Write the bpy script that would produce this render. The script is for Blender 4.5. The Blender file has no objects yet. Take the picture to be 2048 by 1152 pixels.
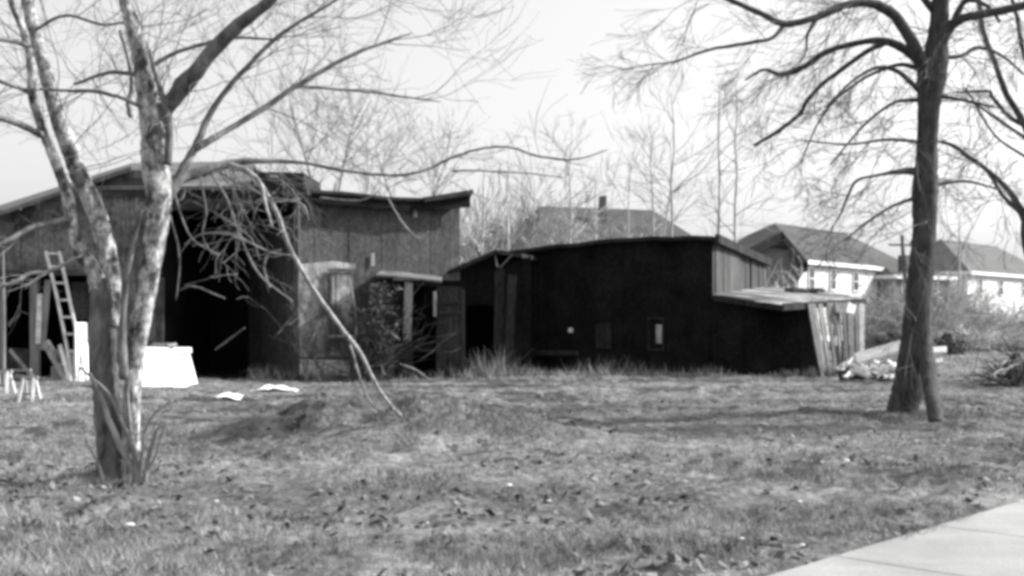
import bpy, math, random
import numpy as np
from mathutils import Vector

sc = bpy.context.scene
col = sc.collection
R = math.radians

# ---------------------------------------------------------------- camera
CAM_H = 1.6
F = 2275.0                       # focal length in pixels of the 2048 px wide photograph
cam_d = bpy.data.cameras.new("camera")
cam = bpy.data.objects.new("camera", cam_d)
col.objects.link(cam)
cam.location = (0, 0, CAM_H)
cam.rotation_euler = (R(90), 0, 0)
cam_d.sensor_width = 36
cam_d.lens = F / 2048 * 36
cam_d.shift_y = 64 / 2048
cam_d.clip_end = 3000
sc.camera = cam

# ---------------------------------------------------------------- sky and sun
SUN_EL = 35.0
SUN_DIR = Vector((1.0, 0.15, 0)).normalized()
az = math.atan2(SUN_DIR.x, SUN_DIR.y)          # clockwise from +Y
w = bpy.data.worlds.new("World")
sc.world = w
w.use_nodes = True
nt = w.node_tree
nt.nodes.clear()
sky = nt.nodes.new('ShaderNodeTexSky')
sky.sky_type = 'NISHITA'
sky.sun_disc = False
sky.sun_elevation = R(SUN_EL)
sky.sun_rotation = az
sky.air_density = 1.0
sky.dust_density = 5.0
sky.ozone_density = 1.0
bw = nt.nodes.new('ShaderNodeRGBToBW')
bg = nt.nodes.new('ShaderNodeBackground')
bg.inputs['Strength'].default_value = 0.15
wo = nt.nodes.new('ShaderNodeOutputWorld')
nt.links.new(sky.outputs[0], bw.inputs[0])
pw = nt.nodes.new('ShaderNodeMath'); pw.operation = 'POWER'; pw.inputs[1].default_value = 0.6
mx = nt.nodes.new('ShaderNodeMath'); mx.operation = 'MULTIPLY'; mx.inputs[1].default_value = 1.3
nt.links.new(bw.outputs[0], pw.inputs[0]); nt.links.new(pw.outputs[0], mx.inputs[0]); nt.links.new(mx.outputs[0], bg.inputs['Color'])
nt.links.new(bg.outputs[0], wo.inputs['Surface'])

sd = bpy.data.lights.new("sun", 'SUN')
sd.energy = 2.8
sd.angle = R(0.5)
sd.color = (1, 0.995, 0.985)
sun = bpy.data.objects.new("sun", sd)
col.objects.link(sun)
d = Vector((SUN_DIR.x * math.cos(R(SUN_EL)), SUN_DIR.y * math.cos(R(SUN_EL)), math.sin(R(SUN_EL))))
sun.rotation_euler = (-d).to_track_quat('-Z', 'Y').to_euler()

sc.view_settings.view_transform = 'Standard'
sc.view_settings.look = 'None'
sc.view_settings.exposure = 1.45
sc.view_settings.gamma = 1.0
sc.render.engine = 'CYCLES'
sc.cycles.pixel_filter_type = 'BLACKMAN_HARRIS'
sc.cycles.filter_width = 3.8      # the soft old lens
sc.cycles.max_bounces = 5

# ---------------------------------------------------------------- helpers
rng = np.random.default_rng(11)
ORIG = {}


def P(px, py, dd):
    """point of the place that the photograph shows at px, py when it stands dd metres away"""
    return np.array([(px - 1024) / F * dd, dd, CAM_H + (640 - py) / F * dd])


_perm = np.random.default_rng(5).random((256, 256))


def vnoise(x, y):
    x = np.asarray(x, float); y = np.asarray(y, float)
    xi = np.floor(x).astype(int); yi = np.floor(y).astype(int)
    fx = x - xi; fy = y - yi
    fx = fx * fx * (3 - 2 * fx); fy = fy * fy * (3 - 2 * fy)
    a = _perm[xi % 256, yi % 256]; b = _perm[(xi + 1) % 256, yi % 256]
    c = _perm[xi % 256, (yi + 1) % 256]; e = _perm[(xi + 1) % 256, (yi + 1) % 256]
    return (a * (1 - fx) + b * fx) * (1 - fy) + (c * (1 - fx) + e * fx) * fy - 0.5


# pavement line: passes A0 with direction AD, slab lies to its right
A0 = np.array([1.67, 7.1]); AD = np.array([0.700, 0.714])
AN = np.array([AD[1], -AD[0]])
PW = 1.7


def ground_z(x, y):
    x = np.asarray(x, float); y = np.asarray(y, float)
    far = np.clip((y - 10) / 20, 0, 1)
    z = 0.10 * vnoise(x * 0.21 + 3, y * 0.27 + 9) + 0.07 * vnoise(x * 0.6, y * 0.8)
    z -= 0.10 * np.exp(-((y - 18.0) / 2.2) ** 2) * np.clip((9 - x) / 3, 0, 1) * np.clip((x + 3) / 2, 0, 1)
    z += 0.08 * vnoise(x * 1.7, y * 2.0 + 4) + 0.075 * vnoise(x * 4.3, y * 4.3)
    z += 0.035 * vnoise(x * 9.1, y * 9.1) + 0.16 * np.clip(vnoise(x * 3.1 + 40, y * 3.9) - 0.24, 0, 1) + 0.10 * np.clip(vnoise(x * 7.0, y * 8.0 + 11) - 0.22, 0, 1)
    z *= 1 - 0.5 * np.clip((y - 28) / 6, 0, 1)
    # grassy mound in the middle ground
    mx = (x + 1.85) / 1.95; my = (y - 15.75) / np.where(y < 15.75, 1.1, 0.5)
    sk = np.where(mx < 0, 1.05, 0.95)
    z += 0.47 * np.exp(-np.abs(mx * sk * 0.9) ** np.where(mx < 0, 4.0, 2.4) - np.abs(my) ** 2.2) * (1 + 0.45 * vnoise(x * 3, y * 3) + 0.4 * vnoise(x * 6, y * 5) * np.clip(0.3 - mx, 0, 1))
    # faint ruts running across
    z -= 0.10 * np.exp(-((y - 23.5 - 0.05 * x) / 0.45) ** 2) * np.clip((4 - x) / 3, 0, 1)
    z -= 0.07 * np.exp(-((y - 19.0 + 0.04 * x) / 0.4) ** 2) * np.clip((x + 3) / 2, 0, 1)
    # level under the pavement
    s = (x - A0[0]) * AN[0] + (y - A0[1]) * AN[1]
    k = np.clip(np.minimum((s + 0.35) / 0.3, (PW + 0.35 - s) / 0.3), 0, 1) * np.clip((30 - y) / 4, 0, 1)
    z = z * (1 - k) + (-0.02) * k
    return z


def soil_and_shade(x, y):
    """dark where positive: bare earth, matted leaves and painted shadow bands"""
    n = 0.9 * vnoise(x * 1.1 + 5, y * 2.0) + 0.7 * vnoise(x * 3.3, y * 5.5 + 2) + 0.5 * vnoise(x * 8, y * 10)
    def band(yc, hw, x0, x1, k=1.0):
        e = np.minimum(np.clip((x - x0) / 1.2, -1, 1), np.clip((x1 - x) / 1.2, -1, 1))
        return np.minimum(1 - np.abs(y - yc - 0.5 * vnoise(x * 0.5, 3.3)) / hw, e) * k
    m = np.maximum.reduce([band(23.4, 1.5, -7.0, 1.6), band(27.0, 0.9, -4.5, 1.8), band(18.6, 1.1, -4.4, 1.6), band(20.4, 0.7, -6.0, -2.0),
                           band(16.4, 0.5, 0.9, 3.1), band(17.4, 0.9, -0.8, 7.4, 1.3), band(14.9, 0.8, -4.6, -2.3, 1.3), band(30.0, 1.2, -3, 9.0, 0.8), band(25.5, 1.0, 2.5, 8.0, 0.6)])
    m = m + n - 0.30  # most bands paint trunk shadows and the mound's shaded flank dark
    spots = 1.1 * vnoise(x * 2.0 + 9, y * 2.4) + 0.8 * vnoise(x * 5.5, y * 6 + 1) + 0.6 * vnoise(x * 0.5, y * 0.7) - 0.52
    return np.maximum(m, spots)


def cat(*a):
    return np.concatenate(a)


class MB:
    def __init__(self):
        self.v = []; self.f = []; self.n = 0; self.smooth = False

    def add(self, verts, faces):
        verts = np.asarray(verts, float)
        self.v.append(verts)
        n = self.n
        for f in faces:
            self.f.append([i + n for i in f])
        self.n += len(verts)

    def box(self, c, s, rz=0, jitter=0, ry=0, rx=0):
        cx, cy, cz = c; sx, sy, sz = [k / 2 for k in s]
        v = np.array([[x, y, z] for z in (-sz, sz) for y in (-sy, sy) for x in (-sx, sx)])
        if jitter: v += rng.normal(0, jitter, v.shape)
        ca, sa = math.cos(rx), math.sin(rx)
        v = v @ np.array([[1, 0, 0], [0, ca, sa], [0, -sa, ca]])
        ca, sa = math.cos(ry), math.sin(ry)
        v = v @ np.array([[ca, 0, -sa], [0, 1, 0], [sa, 0, ca]])
        ca, sa = math.cos(rz), math.sin(rz)
        v = v @ np.array([[ca, sa, 0], [-sa, ca, 0], [0, 0, 1]])
        self.add(v + np.array([cx, cy, cz]), [[0, 2, 3, 1], [4, 5, 7, 6], [0, 1, 5, 4], [2, 6, 7, 3], [0, 4, 6, 2], [1, 3, 7, 5]])

    def prism(self, pts, off):
        """polygon pts swept by vector off"""
        pts = np.asarray(pts, float); off = np.asarray(off, float); n = len(pts)
        self.add(cat(pts, pts + off), [list(range(n)), list(range(2 * n - 1, n - 1, -1))] +
                 [[i, i + n, (i + 1) % n + n, (i + 1) % n] for i in range(n)])

    def bar(self, a, b, w_, t_, up=(0, 0, 1)):
        """rectangular bar from a to b"""
        a = np.asarray(a, float); b = np.asarray(b, float)
        dd = (b - a) / (np.linalg.norm(b - a) + 1e-9)
        up = np.asarray(up, float)
        if abs(dd @ up) > 0.95: up = np.array([0, 1.0, 0])
        s = np.cross(dd, up); s /= np.linalg.norm(s)
        u = np.cross(s, dd)
        q = [s * w_ / 2 + u * t_ / 2, -s * w_ / 2 + u * t_ / 2, -s * w_ / 2 - u * t_ / 2, s * w_ / 2 - u * t_ / 2]
        self.add([a + k for k in q] + [b + k for k in q],
                 [[0, 1, 2, 3], [7, 6, 5, 4]] + [[i, i + 4, (i + 1) % 4 + 4, (i + 1) % 4] for i in range(4)])

    def tube(self, pts, rad, sides=6, cap=True, rough=0.0):
        pts = np.asarray(pts, float); rad = np.asarray(rad, float); n = len(pts)
        t = np.empty_like(pts)
        t[1:-1] = pts[2:] - pts[:-2]; t[0] = pts[1] - pts[0]; t[-1] = pts[-1] - pts[-2]
        t /= np.linalg.norm(t, axis=1)[:, None] + 1e-9
        ref = np.array([0.0, 1.0, 0.0]) if abs(t[0][1]) < 0.8 else np.array([1.0, 0, 0])
        a = np.linspace(0, 2 * math.pi, sides, endpoint=False)
        u = ref - t * (t @ ref)[:, None]
        u /= np.linalg.norm(u, axis=1)[:, None] + 1e-9
        v_ = np.cross(t, u)
        rr = rad[:, None] * np.ones((1, sides))
        if rough: rr = rr * (1 + rough * rng.normal(0, 1, rr.shape))
        ring = pts[:, None, :] + rr[:, :, None] * (np.cos(a)[None, :, None] * u[:, None, :] + np.sin(a)[None, :, None] * v_[:, None, :])
        fs = []
        for i in range(n - 1):
            b0 = i * sides; b1 = b0 + sides
            for j in range(sides):
                k = (j + 1) % sides
                fs.append([b0 + j, b0 + k, b1 + k, b1 + j])
        if cap:
            fs.append(list(range(sides))[::-1]); fs.append([(n - 1) * sides + j for j in range(sides)])
        self.add(ring.reshape(-1, 3), fs)

    def build(self, name, mat_, parent=None, smooth=False, loc=None):
        me = bpy.data.meshes.new(name)
        v = np.concatenate(self.v)
        if parent is not None: o_ = np.array(ORIG[parent.name])
        elif loc is not None: o_ = np.array(loc)
        else: o_ = np.array([v[:, 0].mean(), v[:, 1].mean(), v[:, 2].min()])
        v = v - o_
        lens = np.array([len(f) for f in self.f], dtype=np.int32)
        flat = np.fromiter((i for f in self.f for i in f), dtype=np.int32, count=int(lens.sum()))
        me.vertices.add(len(v)); me.vertices.foreach_set('co', v.ravel())
        me.loops.add(len(flat)); me.loops.foreach_set('vertex_index', flat)
        me.polygons.add(len(lens))
        me.polygons.foreach_set('loop_start', np.concatenate([[0], np.cumsum(lens)[:-1]]).astype(np.int32))
        me.polygons.foreach_set('loop_total', lens)
        me.polygons.foreach_set('use_smooth', np.full(len(lens), smooth, dtype=bool))
        me.update(calc_edges=True); me.validate()
        me.materials.append(mat_)
        ob = bpy.data.objects.new(name, me)
        col.objects.link(ob)
        if parent is not None:
            ob.parent = parent; ORIG[ob.name] = tuple(o_)
        else:
            ob.location = o_; ORIG[ob.name] = tuple(o_)
        return ob


def tag(o, label=None, cat_=None, group=None, kind=None):
    if label: o['label'] = label
    if cat_: o['category'] = cat_
    if group: o['group'] = group
    if kind: o['kind'] = kind
    return o


def thing(name, loc, label, cat_, group=None):
    o = bpy.data.objects.new(name, None)
    col.objects.link(o)
    o.location = tuple(loc); o.empty_display_size = 0.2
    ORIG[o.name] = tuple(loc)
    return tag(o, label, cat_, group)


def cr(pts, k=6):
    """Catmull-Rom resampling of a path of rows (any number of columns)"""
    p = np.asarray(pts, float)
    p = np.vstack([2 * p[0] - p[1], p, 2 * p[-1] - p[-2]])
    out = []
    for i in range(1, len(p) - 2):
        for t in np.linspace(0, 1, k, endpoint=False):
            out.append(0.5 * ((2 * p[i]) + (-p[i - 1] + p[i + 1]) * t + (2 * p[i - 1] - 5 * p[i] + 4 * p[i + 1] - p[i + 2]) * t * t
                              + (-p[i - 1] + 3 * p[i] - 3 * p[i + 1] + p[i + 2]) * t ** 3))
    out.append(p[-2])
    return np.array(out)


# ---------------------------------------------------------------- materials (all neutral: the film has no colour)
def mat(name, lo, hi, scale=3.0, stretch=(1, 1, 1), rough=0.9, bump=0.3, detail=6, fine=None, island=0.0, contrast=(0.35, 0.65), bdist=0.02, spec=0.25, streak=0.0):
    m = bpy.data.materials.new(name); m.use_nodes = True
    n = m.node_tree; n.nodes.clear(); L = n.links.new
    out = n.nodes.new('ShaderNodeOutputMaterial'); b = n.nodes.new('ShaderNodeBsdfPrincipled')
    b.inputs['Roughness'].default_value = rough
    b.inputs['Specular IOR Level'].default_value = spec
    g = n.nodes.new('ShaderNodeNewGeometry')
    mp = n.nodes.new('ShaderNodeMapping'); mp.inputs['Scale'].default_value = stretch
    L(g.outputs['Position'], mp.inputs['Vector'])
    nz = n.nodes.new('ShaderNodeTexNoise'); nz.inputs['Scale'].default_value = scale
    nz.inputs['Detail'].default_value = detail; nz.inputs['Roughness'].default_value = 0.6
    L(mp.outputs[0], nz.inputs['Vector'])
    mr = n.nodes.new('ShaderNodeMapRange')
    mr.inputs['From Min'].default_value = contrast[0]; mr.inputs['From Max'].default_value = contrast[1]
    mr.inputs['To Min'].default_value = lo; mr.inputs['To Max'].default_value = hi
    L(nz.outputs['Fac'], mr.inputs['Value'])
    val = mr.outputs[0]
    if fine:
        n2 = n.nodes.new('ShaderNodeTexNoise'); n2.inputs['Scale'].default_value = fine[0]; n2.inputs['Detail'].default_value = 5
        L(mp.outputs[0], n2.inputs['Vector'])
        m2 = n.nodes.new('ShaderNodeMapRange')
        m2.inputs['From Min'].default_value = 0.35; m2.inputs['From Max'].default_value = 0.65
        m2.inputs['To Min'].default_value = 1 - fine[1]; m2.inputs['To Max'].default_value = 1 + fine[1]
        L(n2.outputs['Fac'], m2.inputs['Value'])
        mu = n.nodes.new('ShaderNodeMath'); mu.operation = 'MULTIPLY'
        L(val, mu.inputs[0]); L(m2.outputs[0], mu.inputs[1]); val = mu.outputs[0]
    if streak:
        mp2 = n.nodes.new('ShaderNodeMapping'); mp2.inputs['Scale'].default_value = (0.28, 1.0, 1.0)
        L(g.outputs['Position'], mp2.inputs['Vector'])
        n4 = n.nodes.new('ShaderNodeTexNoise'); n4.inputs['Scale'].default_value = 0.55; n4.inputs['Detail'].default_value = 6
        n4.inputs['Roughness'].default_value = 0.62
        L(mp2.outputs[0], n4.inputs['Vector'])
        m4 = n.nodes.new('ShaderNodeMapRange')
        m4.inputs['From Min'].default_value = 0.40; m4.inputs['From Max'].default_value = 0.58
        m4.inputs['To Min'].default_value = 1 - streak; m4.inputs['To Max'].default_value = 1 + streak * 0.6
        L(n4.outputs['Fac'], m4.inputs['Value'])
        mu = n.nodes.new('ShaderNodeMath'); mu.operation = 'MULTIPLY'
        L(val, mu.inputs[0]); L(m4.outputs[0], mu.inputs[1]); val = mu.outputs[0]
    if island:
        m3 = n.nodes.new('ShaderNodeMapRange')
        m3.inputs['To Min'].default_value = 1 - island; m3.inputs['To Max'].default_value = 1 + island
        L(g.outputs['Random Per Island'], m3.inputs['Value'])
        mu = n.nodes.new('ShaderNodeMath'); mu.operation = 'MULTIPLY'
        L(val, mu.inputs[0]); L(m3.outputs[0], mu.inputs[1]); val = mu.outputs[0]
    L(val, b.inputs['Base Color'])
    if bump:
        bp = n.nodes.new('ShaderNodeBump'); bp.inputs['Strength'].default_value = bump; bp.inputs['Distance'].default_value = bdist
        L(nz.outputs['Fac'], bp.inputs['Height']); L(bp.outputs[0], b.inputs['Normal'])
    L(b.outputs[0], out.inputs['Surface'])
    return m


M = {}
M['ground'] = mat('turf_ground', 0.09, 0.17, 2.6, (1, 1, 1), 1.0, 0.9, 10, (14, 0.45), bdist=0.05, contrast=(0.38, 0.62), streak=0.25)
M['soil_and_shade'] = mat('soil_and_painted_shade', 0.03, 0.07, 3.0, rough=1.0, bump=0.9, fine=(14, 0.4), bdist=0.04, detail=10)  # earth spots, and the colour of the painted shadow bands
M['grass'] = mat('grass_blades', 0.16, 0.33, 1.6, rough=0.8, bump=0, fine=(6, 0.35), island=0.5, streak=0.34)
M['hay'] = mat('dry_stalks', 0.12, 0.28, 2, rough=0.8, bump=0, island=0.4)
M['leaf'] = mat('fallen_leaf', 0.04, 0.2, 5, rough=0.9, bump=0, island=0.7)
M['concrete'] = mat('pavement_concrete', 0.255, 0.33, 1.1, rough=0.9, bump=0.3, fine=(70, 0.14), bdist=0.004, streak=0.16)
M['bark_silver'] = mat('silver_bark', 0.05, 0.50, 7.5, (1, 1, 0.6), 0.85, 0.8, 8, (34, 0.4), contrast=(0.40, 0.60))
M['bark_base'] = mat('rough_lower_bark', 0.03, 0.17, 5.0, (1, 1, 0.3), 0.9, 0.8, 7, (22, 0.3), contrast=(0.38, 0.62))
M['bark_limb'] = mat('limb_bark', 0.06, 0.22, 6.0, (1, 1, 0.5), 0.85, 0.5, 6, (22, 0.25))
M['bark_twig'] = mat('twig_bark', 0.13, 0.26, 6, rough=0.85, bump=0, island=0.3)
M['bark_pale'] = mat('pale_limb_bark', 0.12, 0.38, 9, (1, 1, 1), 0.8, 0.5, 5, island=0.2)
M['bark_tangle'] = mat('tangle_bark', 0.10, 0.26, 9, rough=0.85, bump=0, island=0.35)
M['bark_dark'] = mat('furrowed_dark_bark', 0.035, 0.08, 9, (1, 1, 0.18), 0.95, 0.9, 7, (30, 0.3), bdist=0.03)
M['bark_dark_twig'] = mat('dark_twig_bark', 0.10, 0.2, 6, rough=0.9, bump=0, island=0.3)
M['bark_far'] = mat('distant_bark', 0.30, 0.46, 2, rough=0.9, bump=0, island=0.35)  # paleness of flare and distance haze put into the colour
M['bark_lit'] = mat('sunlit_distant_bark', 0.35, 0.6, 2, rough=0.9, bump=0)  # sunlit brightness put into the bark colour of one slim trunk
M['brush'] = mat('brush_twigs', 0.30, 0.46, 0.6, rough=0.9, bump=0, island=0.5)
M['brush_dark'] = mat('dark_brush_twigs', 0.03, 0.09, 0.8, rough=0.9, bump=0, island=0.5)
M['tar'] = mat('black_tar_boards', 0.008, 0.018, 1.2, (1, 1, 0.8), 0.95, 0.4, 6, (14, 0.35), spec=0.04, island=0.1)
M['tar2'] = mat('sooty_boards', 0.02, 0.045, 2.0, (1, 1, 0.3), 0.95, 0.4, 6, (14, 0.3), spec=0.1, island=0.3)
M['inside'] = mat('black_interior', 0.006, 0.013, 1.0, rough=1, bump=0, spec=0.0)  # near-black lining of the open bays and doorways
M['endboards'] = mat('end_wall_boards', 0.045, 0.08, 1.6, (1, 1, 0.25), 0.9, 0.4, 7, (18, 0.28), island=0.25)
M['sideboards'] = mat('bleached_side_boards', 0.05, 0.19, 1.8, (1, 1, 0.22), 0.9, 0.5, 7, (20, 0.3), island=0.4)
M['barnwall'] = mat('weathered_grey_boards', 0.055, 0.10, 1.5, (1, 1, 0.7), 0.9, 0.4, 8, (12, 0.3), island=0.10)
M['wing'] = mat('faded_wing_siding', 0.05, 0.20, 1.3, (1, 1, 0.9), 0.9, 0.4, 8, (9, 0.35), island=0.08)
M['limewash'] = mat('patchy_limewash', 0.10, 0.42, 1.9, (1, 1, 0.6), 0.9, 0.4, 8, (9, 0.25), contrast=(0.42, 0.62), island=0.2)
M['oldwood'] = mat('pale_wood_and_window_light', 0.18, 0.36, 2.2, (1, 1, 0.2), 0.9, 0.5, 7, (20, 0.25), island=0.35)
M['roof_grey'] = mat('patched_roll_roofing', 0.08, 0.16, 1.0, rough=0.9, bump=0.3, fine=(10, 0.25))
M['roof_dark'] = mat('dark_roll_roofing', 0.02, 0.045, 1.5, rough=0.9, bump=0.3, fine=(12, 0.25), spec=0.1)
M['tin'] = mat('streaked_tin_roofing', 0.05, 0.45, 1.1, (0.5, 1.6, 1), 0.8, 0.3, 6, (9, 0.2), contrast=(0.48, 0.60))
M['white'] = mat('white_paint', 0.80, 0.88, 2, rough=0.5, bump=0.1)
M['white_old'] = mat('white_paint_and_hole_light', 0.45, 0.8, 3, rough=0.7, bump=0.2, fine=(18, 0.15))
M['ladder'] = mat('pale_ladder_wood', 0.5, 0.72, 5, rough=0.8, bump=0.2, island=0.15)
M['plank'] = mat('sunbleached_plank', 0.6, 0.85, 3, rough=0.8, bump=0.2, island=0.2)
M['wood_mid'] = mat('mid_grey_wood', 0.15, 0.30, 3, (1, 1, 0.3), 0.9, 0.4, island=0.25)
M['wood_dark'] = mat('dark_wood_and_gap_shade', 0.03, 0.08, 3, rough=0.9, bump=0.4, island=0.3)
M['house_wall'] = mat('white_clapboard', 0.55, 0.70, 0.5, rough=0.8, bump=0.1)
M['house_roof'] = mat('asphalt_shingles', 0.055, 0.08, 0.9, rough=0.9, bump=0.3, fine=(4, 0.15))
M['house_roof_hazed'] = mat('hazed_shingles', 0.085, 0.115, 0.9, rough=0.9, bump=0.3, fine=(4, 0.15))  # lighter than the other shingles: distance haze put into the colour
M['house_roof_dark'] = mat('dark_shingles', 0.05, 0.09, 0.9, rough=0.9, bump=0.3)
M['gable_wall'] = mat('grey_stucco', 0.15, 0.2, 0.8, rough=0.9, bump=0.2)
M['glass'] = mat('window_pane', 0.03, 0.08, 0.5, rough=0.25, bump=0, spec=0.6)
M['trim'] = mat('white_window_trim', 0.7, 0.78, 2, rough=0.6, bump=0)
M['pole'] = mat('creosoted_pole', 0.07, 0.13, 3, rough=0.9, bump=0.2)
M['brick'] = mat('sooty_brick', 0.10, 0.16, 3, rough=0.9, bump=0.3)


# ---------------------------------------------------------------- ground, pavement
def build_ground():
    def axis(a0, a1, f0, f1, step, growth=1.09):
        mid = list(np.arange(f0, f1, step))
        s = step; x = f0; lo = []
        while x > a0:
            s *= growth; x -= s; lo.append(x)
        s = step; x = mid[-1]; hi = []
        while x < a1:
            s *= growth; x += s; hi.append(x)
        return np.array(lo[::-1] + mid + hi)
    xs = axis(-900, 900, -9, 11, 0.075); ys = axis(-40, 1500, 5.5, 27, 0.075)
    X, Y = np.meshgrid(xs, ys)
    Z = ground_z(X, Y)
    v = np.stack([X, Y, Z], -1).reshape(-1, 3)
    nx, ny = len(xs), len(ys)
    i = np.arange((ny - 1) * (nx - 1)); r, c = i // (nx - 1), i % (nx - 1); a = r * nx + c
    q = np.stack([a, a + 1, a + nx + 1, a + nx], 1).astype(np.int32)
    me = bpy.data.meshes.new('ground')
    me.vertices.add(len(v)); me.vertices.foreach_set('co', v.ravel())
    me.loops.add(q.size); me.loops.foreach_set('vertex_index', q.ravel())
    me.polygons.add(len(q)); me.polygons.foreach_set('loop_start', np.arange(0, q.size, 4, dtype=np.int32))
    me.polygons.foreach_set('loop_total', np.full(len(q), 4, dtype=np.int32))
    me.polygons.foreach_set('use_smooth', np.ones(len(q), dtype=bool))
    fx = (X[:-1, :-1] + X[1:, 1:]) / 2; fy = (Y[:-1, :-1] + Y[1:, 1:]) / 2
    me.materials.append(M['ground']); me.materials.append(M['soil_and_shade'])
    me.update(calc_edges=True)
    at = me.attributes.get('material_index') or me.attributes.new('material_index', 'INT', 'FACE')
    at.data.foreach_set('value', ((soil_and_shade(fx, fy) > 0) & (fy < 34) & (fy > 5)).astype(np.int32).ravel())
    me.update()
    o = bpy.data.objects.new('ground', me); col.objects.link(o)
    tag(o, kind='structure')


build_ground()
m = MB()
k0 = -7
for k in range(k0, 16):
    s0 = 0.70 + k * 1.57 + 0.006; s1 = s0 + 1.57 - 0.02
    q = [A0 + AD * s0, A0 + AD * s1, A0 + AD * s1 + AN * PW, A0 + AD * s0 + AN * PW]
    m.prism([[p[0], p[1], 0.025] for p in q][::-1], (0, 0, -0.12))
tag(m.build('pavement', M['concrete']), kind='structure')


# ---------------------------------------------------------------- trees
def grow(mb, p, dr, length, r, lvl, rg, trop=(0, 0, 0.1), wander=0.28, nchild=4, spread=0.8, sides=4, rmin=0.003, ratio=0.55, curl=0):
    """a limb that wanders, bends with trop and carries smaller limbs"""
    n = 7 if lvl > 0 else 5
    seg = length / n
    pts = [np.array(p, float)]; dr = np.array(dr, float); dr /= np.linalg.norm(dr); ds = [dr]
    for i in range(n):
        dr = dr + rg.normal(0, wander, 3) * 0.5 + np.array(trop) * (seg / 0.5)
        dr /= np.linalg.norm(dr)
        pts.append(pts[-1] + dr * seg); ds.append(dr)
    rad = np.linspace(r, max(r * 0.35, rmin), n + 1)
    mb.tube(pts, rad, sides if r > 0.02 else 3, cap=False)
    if lvl <= 0: return
    for j in range(nchild):
        t = rg.uniform(0.2, 1.0) * n
        i = min(int(t), n - 1)
        q = pts[i] + (pts[i + 1] - pts[i]) * (t - i)
        nd = ds[i] + rg.normal(0, spread, 3) * 0.75
        grow(mb, q, nd, length * rg.uniform(0.4, 0.8), max(rad[i] * ratio, rmin), lvl - 1, rg, trop, wander, nchild, spread, sides, rmin, ratio)


def limb(mb, pix, d0, d1=None, sides=10, rough=0.03, k=6):
    """limb through rows (px, py, radius in px); its distance runs from d0 to d1"""
    pix = np.array(pix, float)
    d1 = d0 if d1 is None else d1
    dep = np.linspace(d0, d1, len(pix)) if np.isscalar(d0) else np.array(d0)
    pts = np.array([np.append(P(a, b, dd), c / F * dd) for (a, b, c), dd in zip(pix, dep)])
    c = cr(pts, k)
    c[1:-1, :3] += rng.normal(0, 0.16, (len(c) - 2, 3)) * np.minimum(c[1:-1, 3:4], 0.012 + 0.02 * c[1:-1, 3:4])
    c[1:-1, :3] += np.cumsum(rng.normal(0, 1, (len(c) - 2, 3)), 0) * 0.0022 * np.sin(np.linspace(0, np.pi, len(c) - 2))[:, None]
    mb.tube(c[:, :3], np.maximum(c[:, 3], 0.002), sides, rough=rough)
    return c


def twigs(mb, path, n, rg, dirs, length=(0.4, 1.1), lvl=2, t0=0.15, r=0.006, **kw):
    m_ = len(path)
    for _ in range(max(2, int(n * 0.75))):
        i = int(rg.uniform(t0, 1) * (m_ - 1))
        dd = np.array(dirs, float) + rg.normal(0, 0.5, 3)
        grow(mb, path[i, :3], dd, rg.uniform(*length), min(r, path[i, 3] * 0.7), lvl, rg, **kw)


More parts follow.
